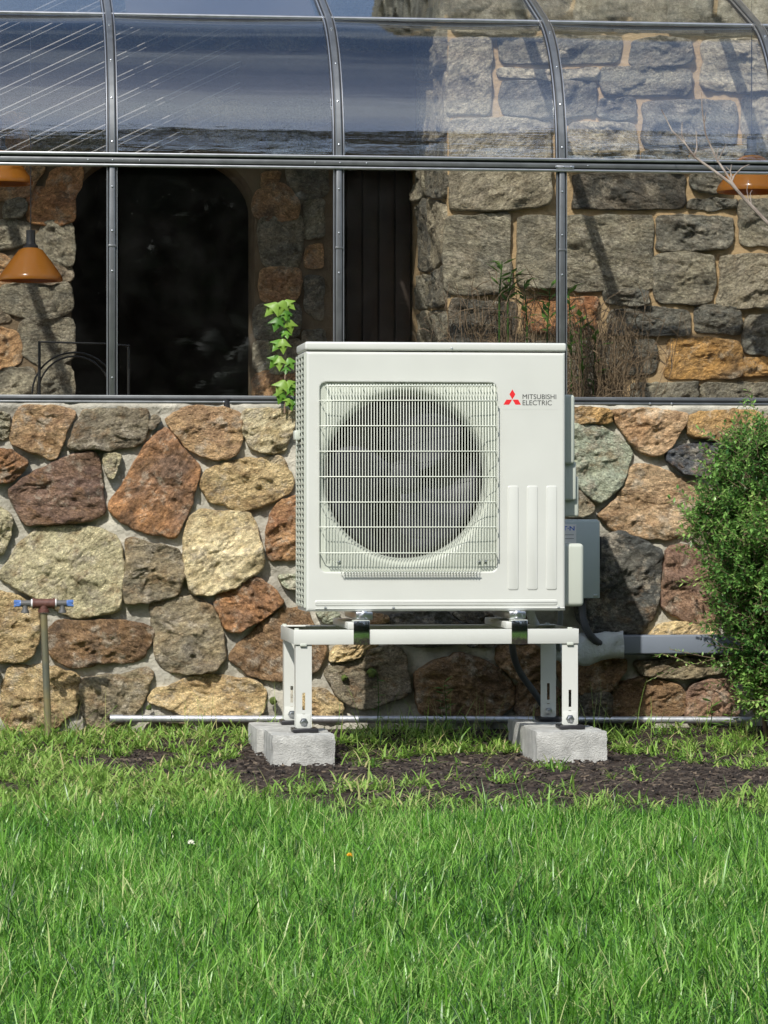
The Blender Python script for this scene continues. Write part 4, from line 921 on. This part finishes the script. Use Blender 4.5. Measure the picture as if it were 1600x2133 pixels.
cpts = [P(1213, 1247, .90), P(1213, 1262, .89), P(1214, 1285, .88), P(1219, 1305, .87), P(1228, 1322, .87), P(1240, 1335, .88), P(1252, 1342, .90), P(1268, 1346, .93)]
fine = []
for i in range(len(cpts) - 1): fine += [cpts[i].lerp(cpts[i + 1], t / 9) for t in range(9)]
for _ in range(3): fine = [fine[0]] + [(fine[i - 1] + fine[i] * 2 + fine[i + 1]) / 4 for i in range(1, len(fine) - 1)] + [fine[-1]]
RUBBER = mat("dark_rubber", (0.055, 0.06, 0.068), 0.45)
M().tube(fine, [.0145 + (.0017 if i % 2 else 0) for i in range(len(fine))], 14).build("hose", RUBBER, fx, ang=60)
M().lathe([(.0005, 0), (.022, 0), (.022, -.018), (.019, -.02), (.019, -.034), (.015, -.036)], fine[0] + Vector((0, 0, .01)), 'Z', 16).build("connector", RUBBER, fx)
dc = thing("line_cover", "grey plastic pipe cover running along the wall into the shrub", "duct")
d0, d1 = P(1284, 1340, .93), P(1720, 1340, .93)
M().box(d0.x, d1.x, .925, 1.0, P(1380, 1362, .93).z, P(1380, 1323, .93).z).build("cover", DUCTGREY, dc, bevel=.006, seg=3)
M().box(d0.x + .0, d1.x, .94, 1.0, P(1380, 1364.5, .93).z, P(1380, 1363, .93).z).build("base_strip", DUCTGREY, dc)
scr = P(1462, 1330, .9); screw(dc, (scr.x, .9245, scr.z), 0, 1.3)
wrap = thing("wrapped_pipe", "pipe bundle wrapped in crumpled pale tape joining the pipe cover", "pipe")
m = M(); vs = []; ns, nk = 40, 28
for i in range(ns + 1):
    t = i / ns; c = P(1140, 1352, .86).lerp(P(1296, 1343, .955), t); hh = .034 + .018 * min(1, t * 2.2); hw_ = .03 + .02 * t
    for k in range(nk):
        a = 2 * math.pi * k / nk; ca_, sa_ = math.cos(a), math.sin(a); e_ = .75
        rx_ = math.copysign(abs(ca_) ** e_, ca_) * hw_; rz_ = math.copysign(abs(sa_) ** e_, sa_) * hh
        nn = 1 + .16 * noise.noise((t * 6 + 1, ca_ * 1.4, sa_ * 1.4)) + .10 * abs(noise.noise((t * 14 + a * .6, ca_ * 3, sa_ * 3)))
        vs.append((c.x + .01 * noise.noise((t * 9, a, 2)), c.y + rx_ * nn, c.z + rz_ * nn - .02 * max(0, -sa_) * math.sin(math.pi * min(1, t * 1.3))))
m.add(vs, [[i * nk + k, i * nk + (k + 1) % nk, (i + 1) * nk + (k + 1) % nk, (i + 1) * nk + k] for i in range(ns) for k in range(nk)] + [list(range(nk)), [ns * nk + k for k in range(nk)]])
m.build("tape_wrap", TAPE, wrap, ang=40)
def line(name, label, pts, r_, mt, cat="pipe"):
    for _ in range(2):
        q = [pts[0]]
        for i in range(len(pts) - 1): q += [pts[i].lerp(pts[i + 1], .25), pts[i].lerp(pts[i + 1], .75)]
        pts = q + [pts[-1]]
    return tag(M().tube(pts, r_, 12).build(name, mt), label, cat)
line("insulated_pipe", "pale insulated refrigerant pipe dropping from beneath the unit", [P(1104, 1262, .30), P(1106, 1285, .36), P(1120, 1310, .55), P(1135, 1340, .8), P(1170, 1350, .87)], .017, TAPE)
line("insulated_pipe", "thinner grey pipe beside the pale pipe beneath the unit", [P(1168, 1262, .25), P(1168, 1300, .4), P(1160, 1340, .7), P(1165, 1352, .84)], .010, DUCTGREY)
line("drain_hose", "dark drain hose sloping from the stand down to the ground", [P(1066, 1330, .55), P(1070, 1370, .62), P(1085, 1405, .68), P(1112, 1440, .7), P(1135, 1475, .72), P(1150, 1505, .72)], .013, RUBBER, "hose")
cp_ = thing("ground_conduit", "galvanised conduit pipe lying along the foot of the wall", "pipe")
a, b = P(229, 1497, .955), P(1565, 1500, .955)
ct = M().tube([a, b], .0142, 14).build("pipe", GALV, cp_)
M().tube([a, a + Vector((.05, 0, 0))], .0158, 14).build("coupling", GALV, cp_)
st_ = thing("pipe_stub", "short black pipe stub standing on the wall ledge", "pipe")
q = P(473, 846, 1.02); M().lathe([(.0005, -.02), (.013, -.02), (.013, .012), (.015, .013), (.015, .018), (.011, .018), (.011, -.005)], (q.x, 1.028, 1.325), 'Z', 16).build("tube", BLACKPL, st_)

# ------------------------------------------------------------ sprinkler post
sp = thing("sprinkler_post", "galvanised standpipe with rusty tee and two blue-tipped valves", "standpipe")
SY = .70
base = P(103, 1562, SY); top = P(91, 1278, SY)
M().tube([Vector((base.x, SY, -.05)) + (base - top) * .0, Vector((top.x, SY - .01, top.z))], .0135, 18).build("pipe", POSTM, sp)
tc_ = P(91, 1257, SY - .01)
def xt(m, x0, x1, r0, r1=None): m.lathe([(.0003, x0), (r0, x0), (r1 or r0, x1), (.0003, x1)], tc_, 'X', 20)
m = M(); xt(m, -.042, .042, .0175); xt(m, -.042, -.034, .0205); xt(m, .034, .042, .0205)
m.lathe([(.0155, 0), (.0165, -.022), (.021, -.024), (.021, -.034), (.0003, -.034)], tc_, 'Z', 20); m.build("tee", RUSTY, sp)
for s_ in (-1, 1):
    vb = M(); xt(vb, s_ * .046, s_ * .086, .0125); vb.lathe([(.0003, 0), (.011, 0), (.010, -.02), (.015, -.03), (.015, -.036), (.0003, -.036)], tc_ + Vector((s_ * .070, 0, 0)), 'Z', 16)
    vo_ = vb.build("valve", mat("valve_grey", (.09, .09, .085), .5), sp)
    rg = M(); xt(rg, s_ * .0425, s_ * .0475, .0165); rg.build("white_ring", WHITEPL, vo_)
    bl_ = M(); xt(bl_, s_ * .086, s_ * .106, .0125, .010)
    for a in range(5):
        an = a * 1.257; bl_.box(tc_.x + min(s_ * .090, s_ * .112), tc_.x + max(s_ * .090, s_ * .112), tc_.y + .011 * math.cos(an) - .0028, tc_.y + .011 * math.cos(an) + .0028, tc_.z + .011 * math.sin(an) - .0028, tc_.z + .011 * math.sin(an) + .0028)
    bl_.build("blue_tip", BLUEPL, vo_)

# ------------------------------------------------------------ maple sapling on the ledge
def maple_mesh():
    half = [(0, 0), (.16, .0), (.30, .20), (.58, .50), (.30, .46), (.22, .60), (0, 1.0)]
    out = half + [(-x, y) for x, y in half[-2:0:-1]]
    cen = [(0, .22), (0, .45), (0, .7)]
    pts = out + cen; n = len(out)
    zf = lambda x, y: -.35 * abs(x) ** 1.3 - .38 * y * y + .06
    vs = [(x, y, zf(x, y) + (.05 if abs(x) < .01 else 0)) for x, y in pts]
    c0, c1, c2 = n, n + 1, n + 2
    fs = [(0, 1, c0), (1, 2, c0), (2, 3, c1), (2, c1, c0), (3, 4, c1), (4, 5, c2), (4, c2, c1), (5, 6, c2)]
    mir = lambda i: i if i in (0, 6) or i >= n else n - i
    fs += [tuple(mir(i) for i in reversed(f)) for f in fs]
    return vs, fs
mv, mf = maple_mesh()
MLEAF = []
for k in range(3):
    o = np_mesh("leaf", mv, np.zeros((0, 4), np.int32), np.array(mf, np.int32), [k / 2] * len(mv), MAPLEM); MLEAF.append(o.data); bpy.data.objects.remove(o)
def leaf_at(parent, p, d, s, roll, k):
    """leaf whose tip points along d and whose face looks towards the viewer"""
    o = link("leaf", MLEAF[k], parent); d = d.normalized(); zax = (Vector((0, -1, .35)) - d * Vector((0, -1, .35)).dot(d)).normalized(); xax = d.cross(zax)
    mt = Matrix((xax, d, zax)).transposed().to_4x4() @ Matrix.Rotation(roll, 4, 'Y'); mt.translation = p; o.matrix_world = mt @ Matrix.Scale(s, 4); return o
sap = thing("maple_sapling", "young green maple sapling growing from the ledge beside the unit", "sapling")
SPY = .99
z9 = lambda x, y: P(500 + x / 5.92, 600 + y / 5.92, SPY)
stem = [z9(550, 1540), z9(556, 1400), z9(563, 1250), z9(555, 1080), z9(565, 900), z9(566, 720), z9(560, 600), z9(520, 470), z9(520, 330), z9(545, 200)]
M().tube(stem, [.0042, .0040, .0036, .0032, .0029, .0026, .0023, .002, .0017, .0012], 7).build("stem", mat("sapling_stem", (.22, .15, .10), .7), sap)
for (bx, by, ex, ey, s_, k) in [(450, 200, 300, 330, .036, 2), (470, 190, 380, 300, .030, 1), (545, 170, 480, 330, .032, 2), (555, 160, 660, 250, .034, 2), (550, 270, 560, 390, .026, 1), (540, 280, 600, 400, .030, 0), (600, 400, 620, 560, .034, 2), (470, 370, 410, 520, .030, 0), (500, 350, 470, 470, .026, 1),
    (560, 540, 570, 610, .020, 1), (540, 520, 510, 600, .018, 0), (520, 640, 515, 800, .034, 2), (500, 650, 400, 760, .020, 1), (480, 850, 470, 1000, .036, 2), (470, 840, 370, 980, .026, 1), (590, 870, 650, 990, .028, 1), (560, 980, 545, 1050, .014, 0), (550, 1150, 440, 1310, .036, 2), (580, 1150, 690, 1220, .030, 2), (520, 1270, 480, 1420, .028, 1), (590, 1240, 650, 1330, .026, 1), (620, 1380, 640, 1500, .030, 1), (600, 1370, 570, 1440, .020, 2), (650, 1160, 700, 1290, .026, 0), (660, 1380, 700, 1450, .024, 0)]:
    p = z9(bx, by) + Vector((0, rnd.uniform(-.03, .0), 0)); e = z9(ex, ey); d = e - p; d.y = -.012 - rnd.random() * .02
    leaf_at(sap, p, d, max(s_, d.length) * 1.05, rnd.uniform(-.35, .35), k)

# ------------------------------------------------------------ shrub at the right
def shrub():
    q = random.Random(11); t = thing("evergreen_shrub", "dense small-leaved evergreen shrub growing against the stone wall", "shrub")
    lobes = []
    for px, py, Y, rw, rh in [(1640, 1080, .45, .26, .30), (1570, 985, .55, .13, .20), (1660, 1010, .5, .16, .16), (1520, 1110, .5, .145, .13), (1540, 1190, .45, .15, .14), (1580, 1300, .45, .17, .2), (1640, 1400, .4, .15, .15), (1565, 1400, .45, .07, .09), (1530, 960, .6, .06, .10), (1605, 925, .55, .05, .05), (1510, 1030, .55, .08, .10), (1575, 1470, .45, .05, .04), (1500, 1080, .5, .11, .10), (1735, 1135, .45, .27, .36), (1740, 1350, .45, .3, .3), (1600, 1200, .38, .2, .25)]:
        lobes.append((P(px, py, Y), rw, rh))
    wood = M(); lm = LM(); base = Vector((P(1660, 1500, .55).x, .55, gz(3.2, .5)))
    for c, rw, rh in lobes:
        for _ in range(3):
            e = c + Vector((q.gauss(0, rw * .4), q.gauss(0, rw * .3), q.gauss(0, rh * .4)))
            mid = base.lerp(e, .5) + Vector((q.gauss(0, .04), q.gauss(0, .04), .05)); wood.tube([base + Vector((q.gauss(0, .05), q.gauss(0, .05), 0)), mid, e], [.010, .007, .003], 5, cap=False)
    for c, rw, rh in lobes:
        n = int(5200 * (rw * rh) / .06 * .16) + 20
        for _ in range(n):
            v = Vector((q.gauss(0, 1), q.gauss(0, 1), q.gauss(0, 1))).normalized(); rr_ = q.random() ** .35
            s0 = c + Vector((v.x * rw * rr_, v.y * rw * rr_ * .9, v.z * rh * rr_)) * (0.90 + .5 * noise.noise((c + v * .3) * 8))
            if s0.y > .97 or s0.z < .07: continue
            dv = (v * .6 + Vector((q.gauss(0, .5), q.gauss(0, .5) - .2, q.uniform(.1, 1.0)))).normalized(); L = q.uniform(.03, .075) if rr_ < .8 or q.random() < .62 else q.uniform(.08, .17)
            tip = s0 + dv * L; wood.tube([s0 - dv * .03, tip], [.0013, .0007], 3, cap=False)
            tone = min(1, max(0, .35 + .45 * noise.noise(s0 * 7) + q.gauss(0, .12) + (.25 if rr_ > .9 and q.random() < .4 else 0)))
            k = int(L / .0098) + 1
            for j in range(k):
                a = j * 2.4 + q.random(); u = dv.orthogonal().normalized(); w = dv.cross(u)
                ld = (dv * .75 + (u * math.cos(a) + w * math.sin(a)) * .9)
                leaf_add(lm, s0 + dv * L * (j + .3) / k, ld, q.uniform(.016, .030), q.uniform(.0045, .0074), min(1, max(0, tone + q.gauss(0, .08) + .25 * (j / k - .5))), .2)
    # the long twig reaching out to the left
    for pts in ([(1490, 1372), (1440, 1385), (1395, 1398), (1347, 1420)], [(1440, 1385), (1410, 1370), (1380, 1362), (1366, 1368)], [(1490, 1372), (1430, 1360), (1395, 1352)], [(1440, 1160), (1420, 1150), (1410, 1140)]):
        w3 = [P(a, b, .42) for a, b in pts]; wood.tube(w3, .0016, 4, cap=False)
        for i in range(len(w3) - 1):
            for j in range(9):
                s0 = w3[i].lerp(w3[i + 1], j / 9); dv = (w3[i + 1] - w3[i]).normalized(); leaf_add(lm, s0, dv * .8 + Vector((q.gauss(0, .5), q.gauss(0, .5), q.gauss(.2, .6))), q.uniform(.012, .02), q.uniform(.003, .0048), q.uniform(.4, 1), .2)
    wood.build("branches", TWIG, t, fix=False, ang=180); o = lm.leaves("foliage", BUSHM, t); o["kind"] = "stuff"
    return len(lm.f)
NBUSH = shrub()

# ------------------------------------------------------------ bare branch reaching in from the right
bb = thing("bare_sapling", "leafless sapling with pale branches crossing the glass by the shrub", "sapling")
BY_ = .85
def br_(pts, r0, r1, n="branch"):
    w3 = [P(a, b, BY_) for a, b in pts]; k = len(w3); M().tube(w3, [1.3 * (r0 + (r1 - r0) * i / (k - 1)) for i in range(k)], 7).build(n, BRANCH, bb)
tb = P(1760, 560, BY_)
M().tube([Vector((tb.x + .05, BY_, 0)), Vector((tb.x + .03, BY_, .8)), tb, P(1790, 380, BY_), P(1800, 200, BY_)], [.014, .012, .010, .006, .002], 8).build("trunk", BRANCH, bb)
br_([(1760, 565), (1680, 515), (1600, 465), (1555, 418), (1523, 382), (1480, 350), (1447, 327), (1428, 300), (1400, 272), (1378, 228)], .0075, .0012)
br_([(1447, 327), (1452, 305), (1450, 272)], .003, .001); br_([(1428, 300), (1420, 280), (1421, 255)], .0025, .001)
br_([(1535, 395), (1512, 360), (1492, 330), (1470, 280), (1463, 230), (1461, 192)], .004, .0011); br_([(1492, 330), (1497, 308)], .002, .0009); br_([(1494, 338), (1513, 300)], .002, .0008)
br_([(1523, 382), (1530, 365), (1545, 350), (1561, 342)], .003, .001); br_([(1527, 372), (1520, 355), (1512, 347)], .002, .0009); br_([(1523, 378), (1522, 355), (1524, 342)], .002, .0009); br_([(1468, 255), (1471, 232)], .0015, .0008)
br_([(1560, 422), (1556, 395), (1559, 375)], .002, .0009); br_([(1565, 428), (1563, 402), (1567, 396)], .002, .0009); br_([(1600, 480), (1585, 472)], .002, .0009)

# ------------------------------------------------------------ lawn, weeds, mulch
def blades(name, pos, length, width, az, lean, curl, rv, mt, kind_label, cat, twist=None):
    n = len(pos); rng = np.random.default_rng(5)
    d = np.stack([np.cos(az), np.sin(az), np.zeros(n)], 1); side = np.stack([-np.sin(az + (twist if twist is not None else 0)), np.cos(az + (twist if twist is not None else 0)), np.zeros(n)], 1)
    V = np.zeros((n, 7, 3)); ts = (0, .38, .72, 1.0); ws = (1.0, .95, .66, 0)
    for i, (t, w) in enumerate(zip(ts, ws)):
        an = lean + curl * t
        horiz = length * t * np.sin(an); up = length * t * np.cos(an)
        c = pos + d * horiz[:, None] + np.array([0, 0, 1.0]) * up[:, None]
        if i < 3:
            V[:, 2 * i] = c - side * (width * w / 2)[:, None]; V[:, 2 * i + 1] = c + side * (width * w / 2)[:, None]
        else: V[:, 6] = c
    b = (np.arange(n) * 7)[:, None]
    f4 = np.concatenate([b + np.array([[0, 1, 3, 2]]), b + np.array([[2, 3, 5, 4]])]); f3 = b + np.array([[4, 5, 6]])
    o = np_mesh(name, V.reshape(-1, 3), f4, f3, np.repeat(rv, 7), mt)
    return tag(o, kind_label, cat, kind="stuff")
rng = np.random.default_rng(3)
def camxy(d, u):     # ground position from depth and sideways offset in the camera frame
    return d * sa + u * ca, CAMY + d * ca - u * sa
def fbm(x, y, s, seed): return np.array([noise.noise((a * s, b * s, seed)) for a, b in zip(x, y)])
MULCH = [(2.08, -.80, .92, .98), (1.02, -.24, .34, .66), (.50, -.05, .20, .34), (2.95, -.3, .35, .42), (1.6, -.9, .45, .5)]
def mulch(x, y):
    m_ = np.full(len(x), 9.0)
    for cx, cy, rx_, ry in MULCH: m_ = np.minimum(m_, np.sqrt(((x - cx) / rx_) ** 2 + ((y - cy) / ry) ** 2))
    return m_
# lawn
n0 = 260000
ncl = n0 // 10; d = np.sqrt(rng.uniform(5.0 ** 2, 11.2 ** 2, ncl)); u = rng.uniform(-1, 1, ncl) * (.1143 * d + .35)
cx0, cy0 = camxy(d, u); cid = rng.integers(0, ncl, n0); offx, offy = rng.normal(0, .017, n0), rng.normal(0, .017, n0); x, y = cx0[cid] + offx, cy0[cid] + offy
clt, cla, cll = rng.normal(0, .13, ncl)[cid], rng.uniform(0, 6.283, ncl)[cid], rng.normal(.42, .24, ncl)[cid]
edge = -2.16 - .34 * np.exp(-((x - 2.15) / .55) ** 2) + .42 * fbm(x, y, 1.9, 2.0) + .20 * fbm(x, y, 6, 4.0) + .35 * np.clip((1.1 - x), 0, 1)
keep = (y < edge) & (rng.random(n0) < np.clip((edge - y) * 5 + .25, 0, 1)); x, y, clt, cla, cll = x[keep], y[keep], clt[keep], cla[keep], cll[keep]
n2 = 120000; dd = np.sqrt(rng.uniform(4.6 ** 2, 10.6 ** 2, n2)); uu = (.1143 * dd + .33 + rng.uniform(0, 1.5, n2)) * rng.choice([-1, 1], n2)
xo, yo = camxy(dd, uu); ok_ = yo < -1.9; xo, yo = xo[ok_], yo[ok_]; n2 = len(xo)
x = np.concatenate([x, xo]); y = np.concatenate([y, yo]); clt, cla, cll = np.concatenate([clt, np.zeros(n2)]), np.concatenate([cla, rng.uniform(0, 6.283, n2)]), np.concatenate([cll, np.full(n2, .4)])
n = len(x); tone = fbm(x, y, 1.3, 8.0); tone2 = fbm(x, y, 5.0, 18.0)
L = rng.gamma(8, .0074, n) * (1 + .35 * tone + .25 * tone2); L = np.clip(L, .025, .16)
wind = fbm(x, y, .9, 30.0) * 2.2 + .3
az = np.where(rng.random(n) < .65, cla + .35 * wind + rng.normal(0, .7, n), rng.uniform(0, 6.283, n))
lean = np.abs(cll + rng.normal(0, .3, n)); curl = np.abs(rng.normal(.6, .5, n))
z = np.array([gz(a, b) for a, b in zip(x, y)]) - .004
rv = np.clip(.40 + .2 * tone + .18 * tone2 + clt + rng.normal(0, .25, n), 0, .97); dry = rng.random(n) < .012; rv[dry] = .97
blades("lawn_grass", np.stack([x, y, z], 1), L, rng.gamma(6, .00043, n).clip(.0014, .006), az, lean, curl, rv, GRASSM, "mown green lawn grass in front of the mulch bed", "grass", rng.normal(0, .5, n))
# crabgrass: wide flat blades in tufts
nt = 5200
tx = rng.uniform(-.6, 4.0, nt); ty = rng.uniform(-2.35, .90, nt)
mm = mulch(tx, ty) + .35 * fbm(tx, ty, 4, 1.0)
dens = np.clip((mm - .85) * 2.2, 0.04, 1) * np.clip(np.where(tx < .85, .85, .42) + 1.2 * fbm(tx, ty, 2.6, 6.0), .08, 1) * np.where((ty > .74) & (tx > 2.2), .25, 1)
under = (tx > lx - .03) & (tx < lx + .25) & (ty > -.21) & (ty < .62) | (tx > rx - .04) & (tx < rx + bw2 + .02) & (ty > -.21) & (ty < .62)
k = (rng.random(nt) < dens) & ~under
extra = [(GP(px, py).x, GP(px, py).y) for px, py in ((770, 1600), (820, 1585), (760, 1570), (860, 1570), (900, 1560), (950, 1565), (1000, 1560), (1050, 1565), (1085, 1570), (430, 1590), (455, 1620), (400, 1600), (380, 1630), (470, 1570), (1290, 1560), (1320, 1545), (1350, 1575), (1420, 1590), (1500, 1570), (1560, 1560), (1530, 1600), (1580, 1590), (1060, 1630), (1150, 1605), (860, 1640), (20, 1560), (60, 1575), (140, 1560), (180, 1570), (250, 1560), (740, 1540), (800, 1545), (1240, 1535)) for _ in range(5)]
ex = np.array(extra) + rng.normal(0, .035, (len(extra), 2))
tx = np.concatenate([tx[k], ex[:, 0]]); ty = np.concatenate([ty[k], ex[:, 1]])
per = 15; bx_ = np.repeat(tx, per) + rng.normal(0, .016, len(tx) * per); by_ = np.repeat(ty, per) + rng.normal(0, .016, len(tx) * per)
ok = by_ < .90; bx_, by_ = bx_[ok], by_[ok]; n = len(bx_)
z = np.array([gz(a, b) for a, b in zip(bx_, by_)]) + rng.uniform(-.003, .018, n)
tt = np.repeat(rng.normal(0, .12, len(tx)), per)[ok]
rv = np.clip(.5 + tt + rng.normal(0, .18, n), 0, .93); rv[rng.random(n) < .03] = 1
blades("crabgrass", np.stack([bx_, by_, z], 1), rng.gamma(6, .0076, n).clip(.02, .12), rng.uniform(.0035, .0075, n), rng.uniform(0, 6.283, n), rng.normal(.75, .3, n).clip(.05, 1.35), np.abs(rng.normal(.45, .3, n)), rv, CRABM, "pale green crabgrass sprawling over the mulch bed", "grass", rng.normal(0, .4, n))
# thin tall stalks along the wall
ns_ = 260; sx_ = rng.uniform(-.1, 3.2, ns_); sy_ = rng.uniform(.35, .93, ns_); z = np.array([gz(a, b) for a, b in zip(sx_, sy_)])
blades("grass_stalks", np.stack([sx_, sy_, z], 1), rng.uniform(.10, .24, ns_), rng.uniform(.0018, .0032, ns_), rng.uniform(0, 6.283, ns_), rng.normal(.3, .25, ns_), rng.normal(.6, .5, ns_), rng.uniform(.4, 1, ns_), CRABM, "thin tall grass stalks along the foot of the wall", "grass")
# mulch chips
nc = 22000; cx_ = rng.uniform(-.4, 3.9, nc); cy_ = rng.uniform(-2.0, .96, nc); mm = mulch(cx_, cy_) + .2 * fbm(cx_, cy_, 4, 1.0)
k = rng.random(nc) < np.clip(2.4 - 1.5 * mm, .10, 1); cx_, cy_ = cx_[k], cy_[k]; nc = len(cx_)
hl, hw2, ht = rng.uniform(.004, .016, nc), rng.uniform(.0016, .0042, nc), rng.uniform(.001, .003, nc)
an = rng.normal(0, .9, nc); pit = rng.normal(0, .22, nc); zc_ = np.array([gz(a, b) for a, b in zip(cx_, cy_)]) + rng.uniform(0, .010, nc)
V = np.zeros((nc, 8, 3)); i = 0
for sx_ in (-1, 1):
    for sy_ in (-1, 1):
        for sz_ in (-1, 1):
            lx_, ly_, lz_ = sx_ * hl * (1 - .25 * (sy_ > 0)), sy_ * hw2, sz_ * ht
            V[:, i, 0] = cx_ + lx_ * np.cos(an) - ly_ * np.sin(an); V[:, i, 1] = cy_ + lx_ * np.sin(an) + ly_ * np.cos(an); V[:, i, 2] = zc_ + lz_ + lx_ * np.sin(pit); i += 1
f4 = np.concatenate([(np.arange(nc) * 8)[:, None] + np.array([q]) for q in ([0, 1, 3, 2], [4, 6, 7, 5], [0, 4, 5, 1], [2, 3, 7, 6], [0, 2, 6, 4], [1, 5, 7, 3])])
MCH = leaf_mat("mulch_chip", [lin((28, 25, 23)), lin((58, 51, 46)), lin((90, 80, 70)), lin((142, 126, 106))], 0.0, .9)
o = np_mesh("bark_mulch", V.reshape(-1, 3), f4, np.zeros((0, 3), np.int32), np.repeat(rng.beta(2, 3, nc), 8), MCH); tag(o, "dark brown bark mulch chips spread around the blocks", "mulch", kind="stuff")
for p_ in (o.data.polygons,): p_.foreach_set("use_smooth", np.zeros(len(p_), bool))
# broad-leaved weeds one can tell apart
def weed(px, py, h, Y, n, label, bright=.6, s=.05):
    q = random.Random(px); t = thing("leafy_weed", label, "weed"); b = P(px, py, Y); b.z = gz(b.x, Y); tp = Vector((b.x + q.uniform(-.02, .02), Y - .02, b.z + h))
    M().tube([b, b.lerp(tp, .5) + Vector((.006, 0, 0)), tp], [.0022, .0018, .001], 5).build("stem", WEEDM, t)
    for j in range(n):
        u_ = .25 + .75 * j / max(n - 1, 1); a = j * 2.5; s0 = b.lerp(tp, u_)
        lm = LM(); leaf_add(lm, s0, Vector((math.cos(a), -.5 + .5 * math.sin(a), q.uniform(-.1, .5))), s * q.uniform(.7, 1.15), s * .26, q.uniform(bright - .3, bright + .3), .25); lm.leaves("leaf", WEEDM if bright < .8 else MAPLEM, t)
weed(928, 1490, .20, .82, 14, "broad-leaved weed in the shade beneath the unit")
weed(575, 1497, .035, .90, 7, "tiny bright green seedling by the rear left block", .9, .035)
weed(1515, 1500, .07, .80, 9, "bright yellow-green weed at the foot of the shrub", .95, .045)
weed(785, 1500, .24, .80, 7, "slender weed growing up in front of the mossy stone", .5, .04)
weed(1478, 1500, .11, .84, 5, "upright grassy weed beside the reddish stone", .6, .06)
def flower(px, py, label, col, r_):
    t = thing("lawn_flower", label, "flower"); p = GP(px, py + 60); tp = Vector((p.x, p.y, p.z + 60 * (p.y - CAMY) / F))
    M().tube([p, tp], .001, 4).build("stem", WEEDM, t); m = M()
    for k in range(14):
        a = k * 2.4; e = math.acos(1 - 2 * (k + .5) / 14) * .6; dv = Vector((math.sin(e) * math.cos(a), math.sin(e) * math.sin(a), math.cos(e)))
        m.tube([tp, tp + dv * r_ * .5, tp + dv * r_], [r_ * .1, r_ * .22, r_ * .05], 4)
    m.build("petals", mat("petal", col, .7), t)
flower(398, 1757, "white clover flower in the lawn", (.75, .75, .62), .010)
flower(728, 1782, "yellow lawn flower among the grass blades", (.8, .42, .02), .008)

# ------------------------------------------------------------ trees across the lawn, mirrored in the glass
def tree(x, y, h, rw, seed, label):
    q = random.Random(seed); t = thing("shade_tree", label, "tree", group="trees across the lawn"); m = M()
    m.tube([(x, y, -.2), (x + q.uniform(-.2, .2), y, h * .3), (x + q.uniform(-.4, .4), y, h * .75)], [.32, .24, .08], 10)
    cl = []
    for _ in range(46):
        v = Vector((q.gauss(0, 1), q.gauss(0, 1), q.gauss(0, 1))).normalized() * q.random() ** .4; cl.append((Vector((x + v.x * rw, y + v.y * rw, h * .55 + v.z * h * .43)), q.uniform(.9, 1.7)))
    for c, _ in cl[:16]: m.tube([(x, y, h * q.uniform(.25, .5)), ((x + c.x) / 2, (y + c.y) / 2, c.z * .8), c], [.12, .07, .02], 5, cap=False)
    m.build("trunk", BARK, t)
    lm = LM()
    for c, r_ in cl:
        for _ in range(75):
            v = Vector((q.gauss(0, 1), q.gauss(0, 1), q.gauss(0, .8))).normalized() * r_ * q.random() ** .4
            leaf_add(lm, c + v, Vector((q.gauss(0, 1), q.gauss(0, 1), q.gauss(0, .6))), q.uniform(.35, .7), q.uniform(.12, .22), q.random())
    o = lm.leaves("crown", TREEM, t); o["kind"] = "stuff"
for x, y, h, rw, sd, lb_ in ((-7, -27, 17, 4.4, 1, "tall shade tree at the end of the row across the lawn"), (-1, -29, 19, 4.6, 2, "broad shade tree across the lawn next to the shortest one"), (5, -28, 18, 4.5, 3, "tall shade tree in the middle of the row across the lawn"), (11, -29, 20, 4.6, 4, "tallest shade tree across the lawn"), (17, -28, 17, 4.5, 5, "shade tree past the tallest one across the lawn")):
    tree(x, y, h, rw, sd, lb_)

# far wood beyond the lawn: one mass of foliage closing the view behind the trees
def wood_bank():
    q = random.Random(21); lm = LM()
    for i in range(17000):
        x = q.uniform(-45, 60); hmax = 11 + 3 * noise.noise((x * .12, 1, 4)) + 1.2 * noise.noise((x * .6, 2, 4)); z_ = hmax * q.random() ** .8
        leaf_add(lm, Vector((x, -44 + q.uniform(-1.5, 1.5) + (1.5 * z_ / hmax), z_)), Vector((q.gauss(0, 1), q.gauss(0, .5), q.gauss(-.3, .7))), q.uniform(1.2, 2.2), q.uniform(.7, 1.2), q.random())
    o = lm.leaves("far_wood", TREEM); tag(o, "dark far wood closing the view beyond the lawn trees", "wood", kind="stuff")
wood_bank()
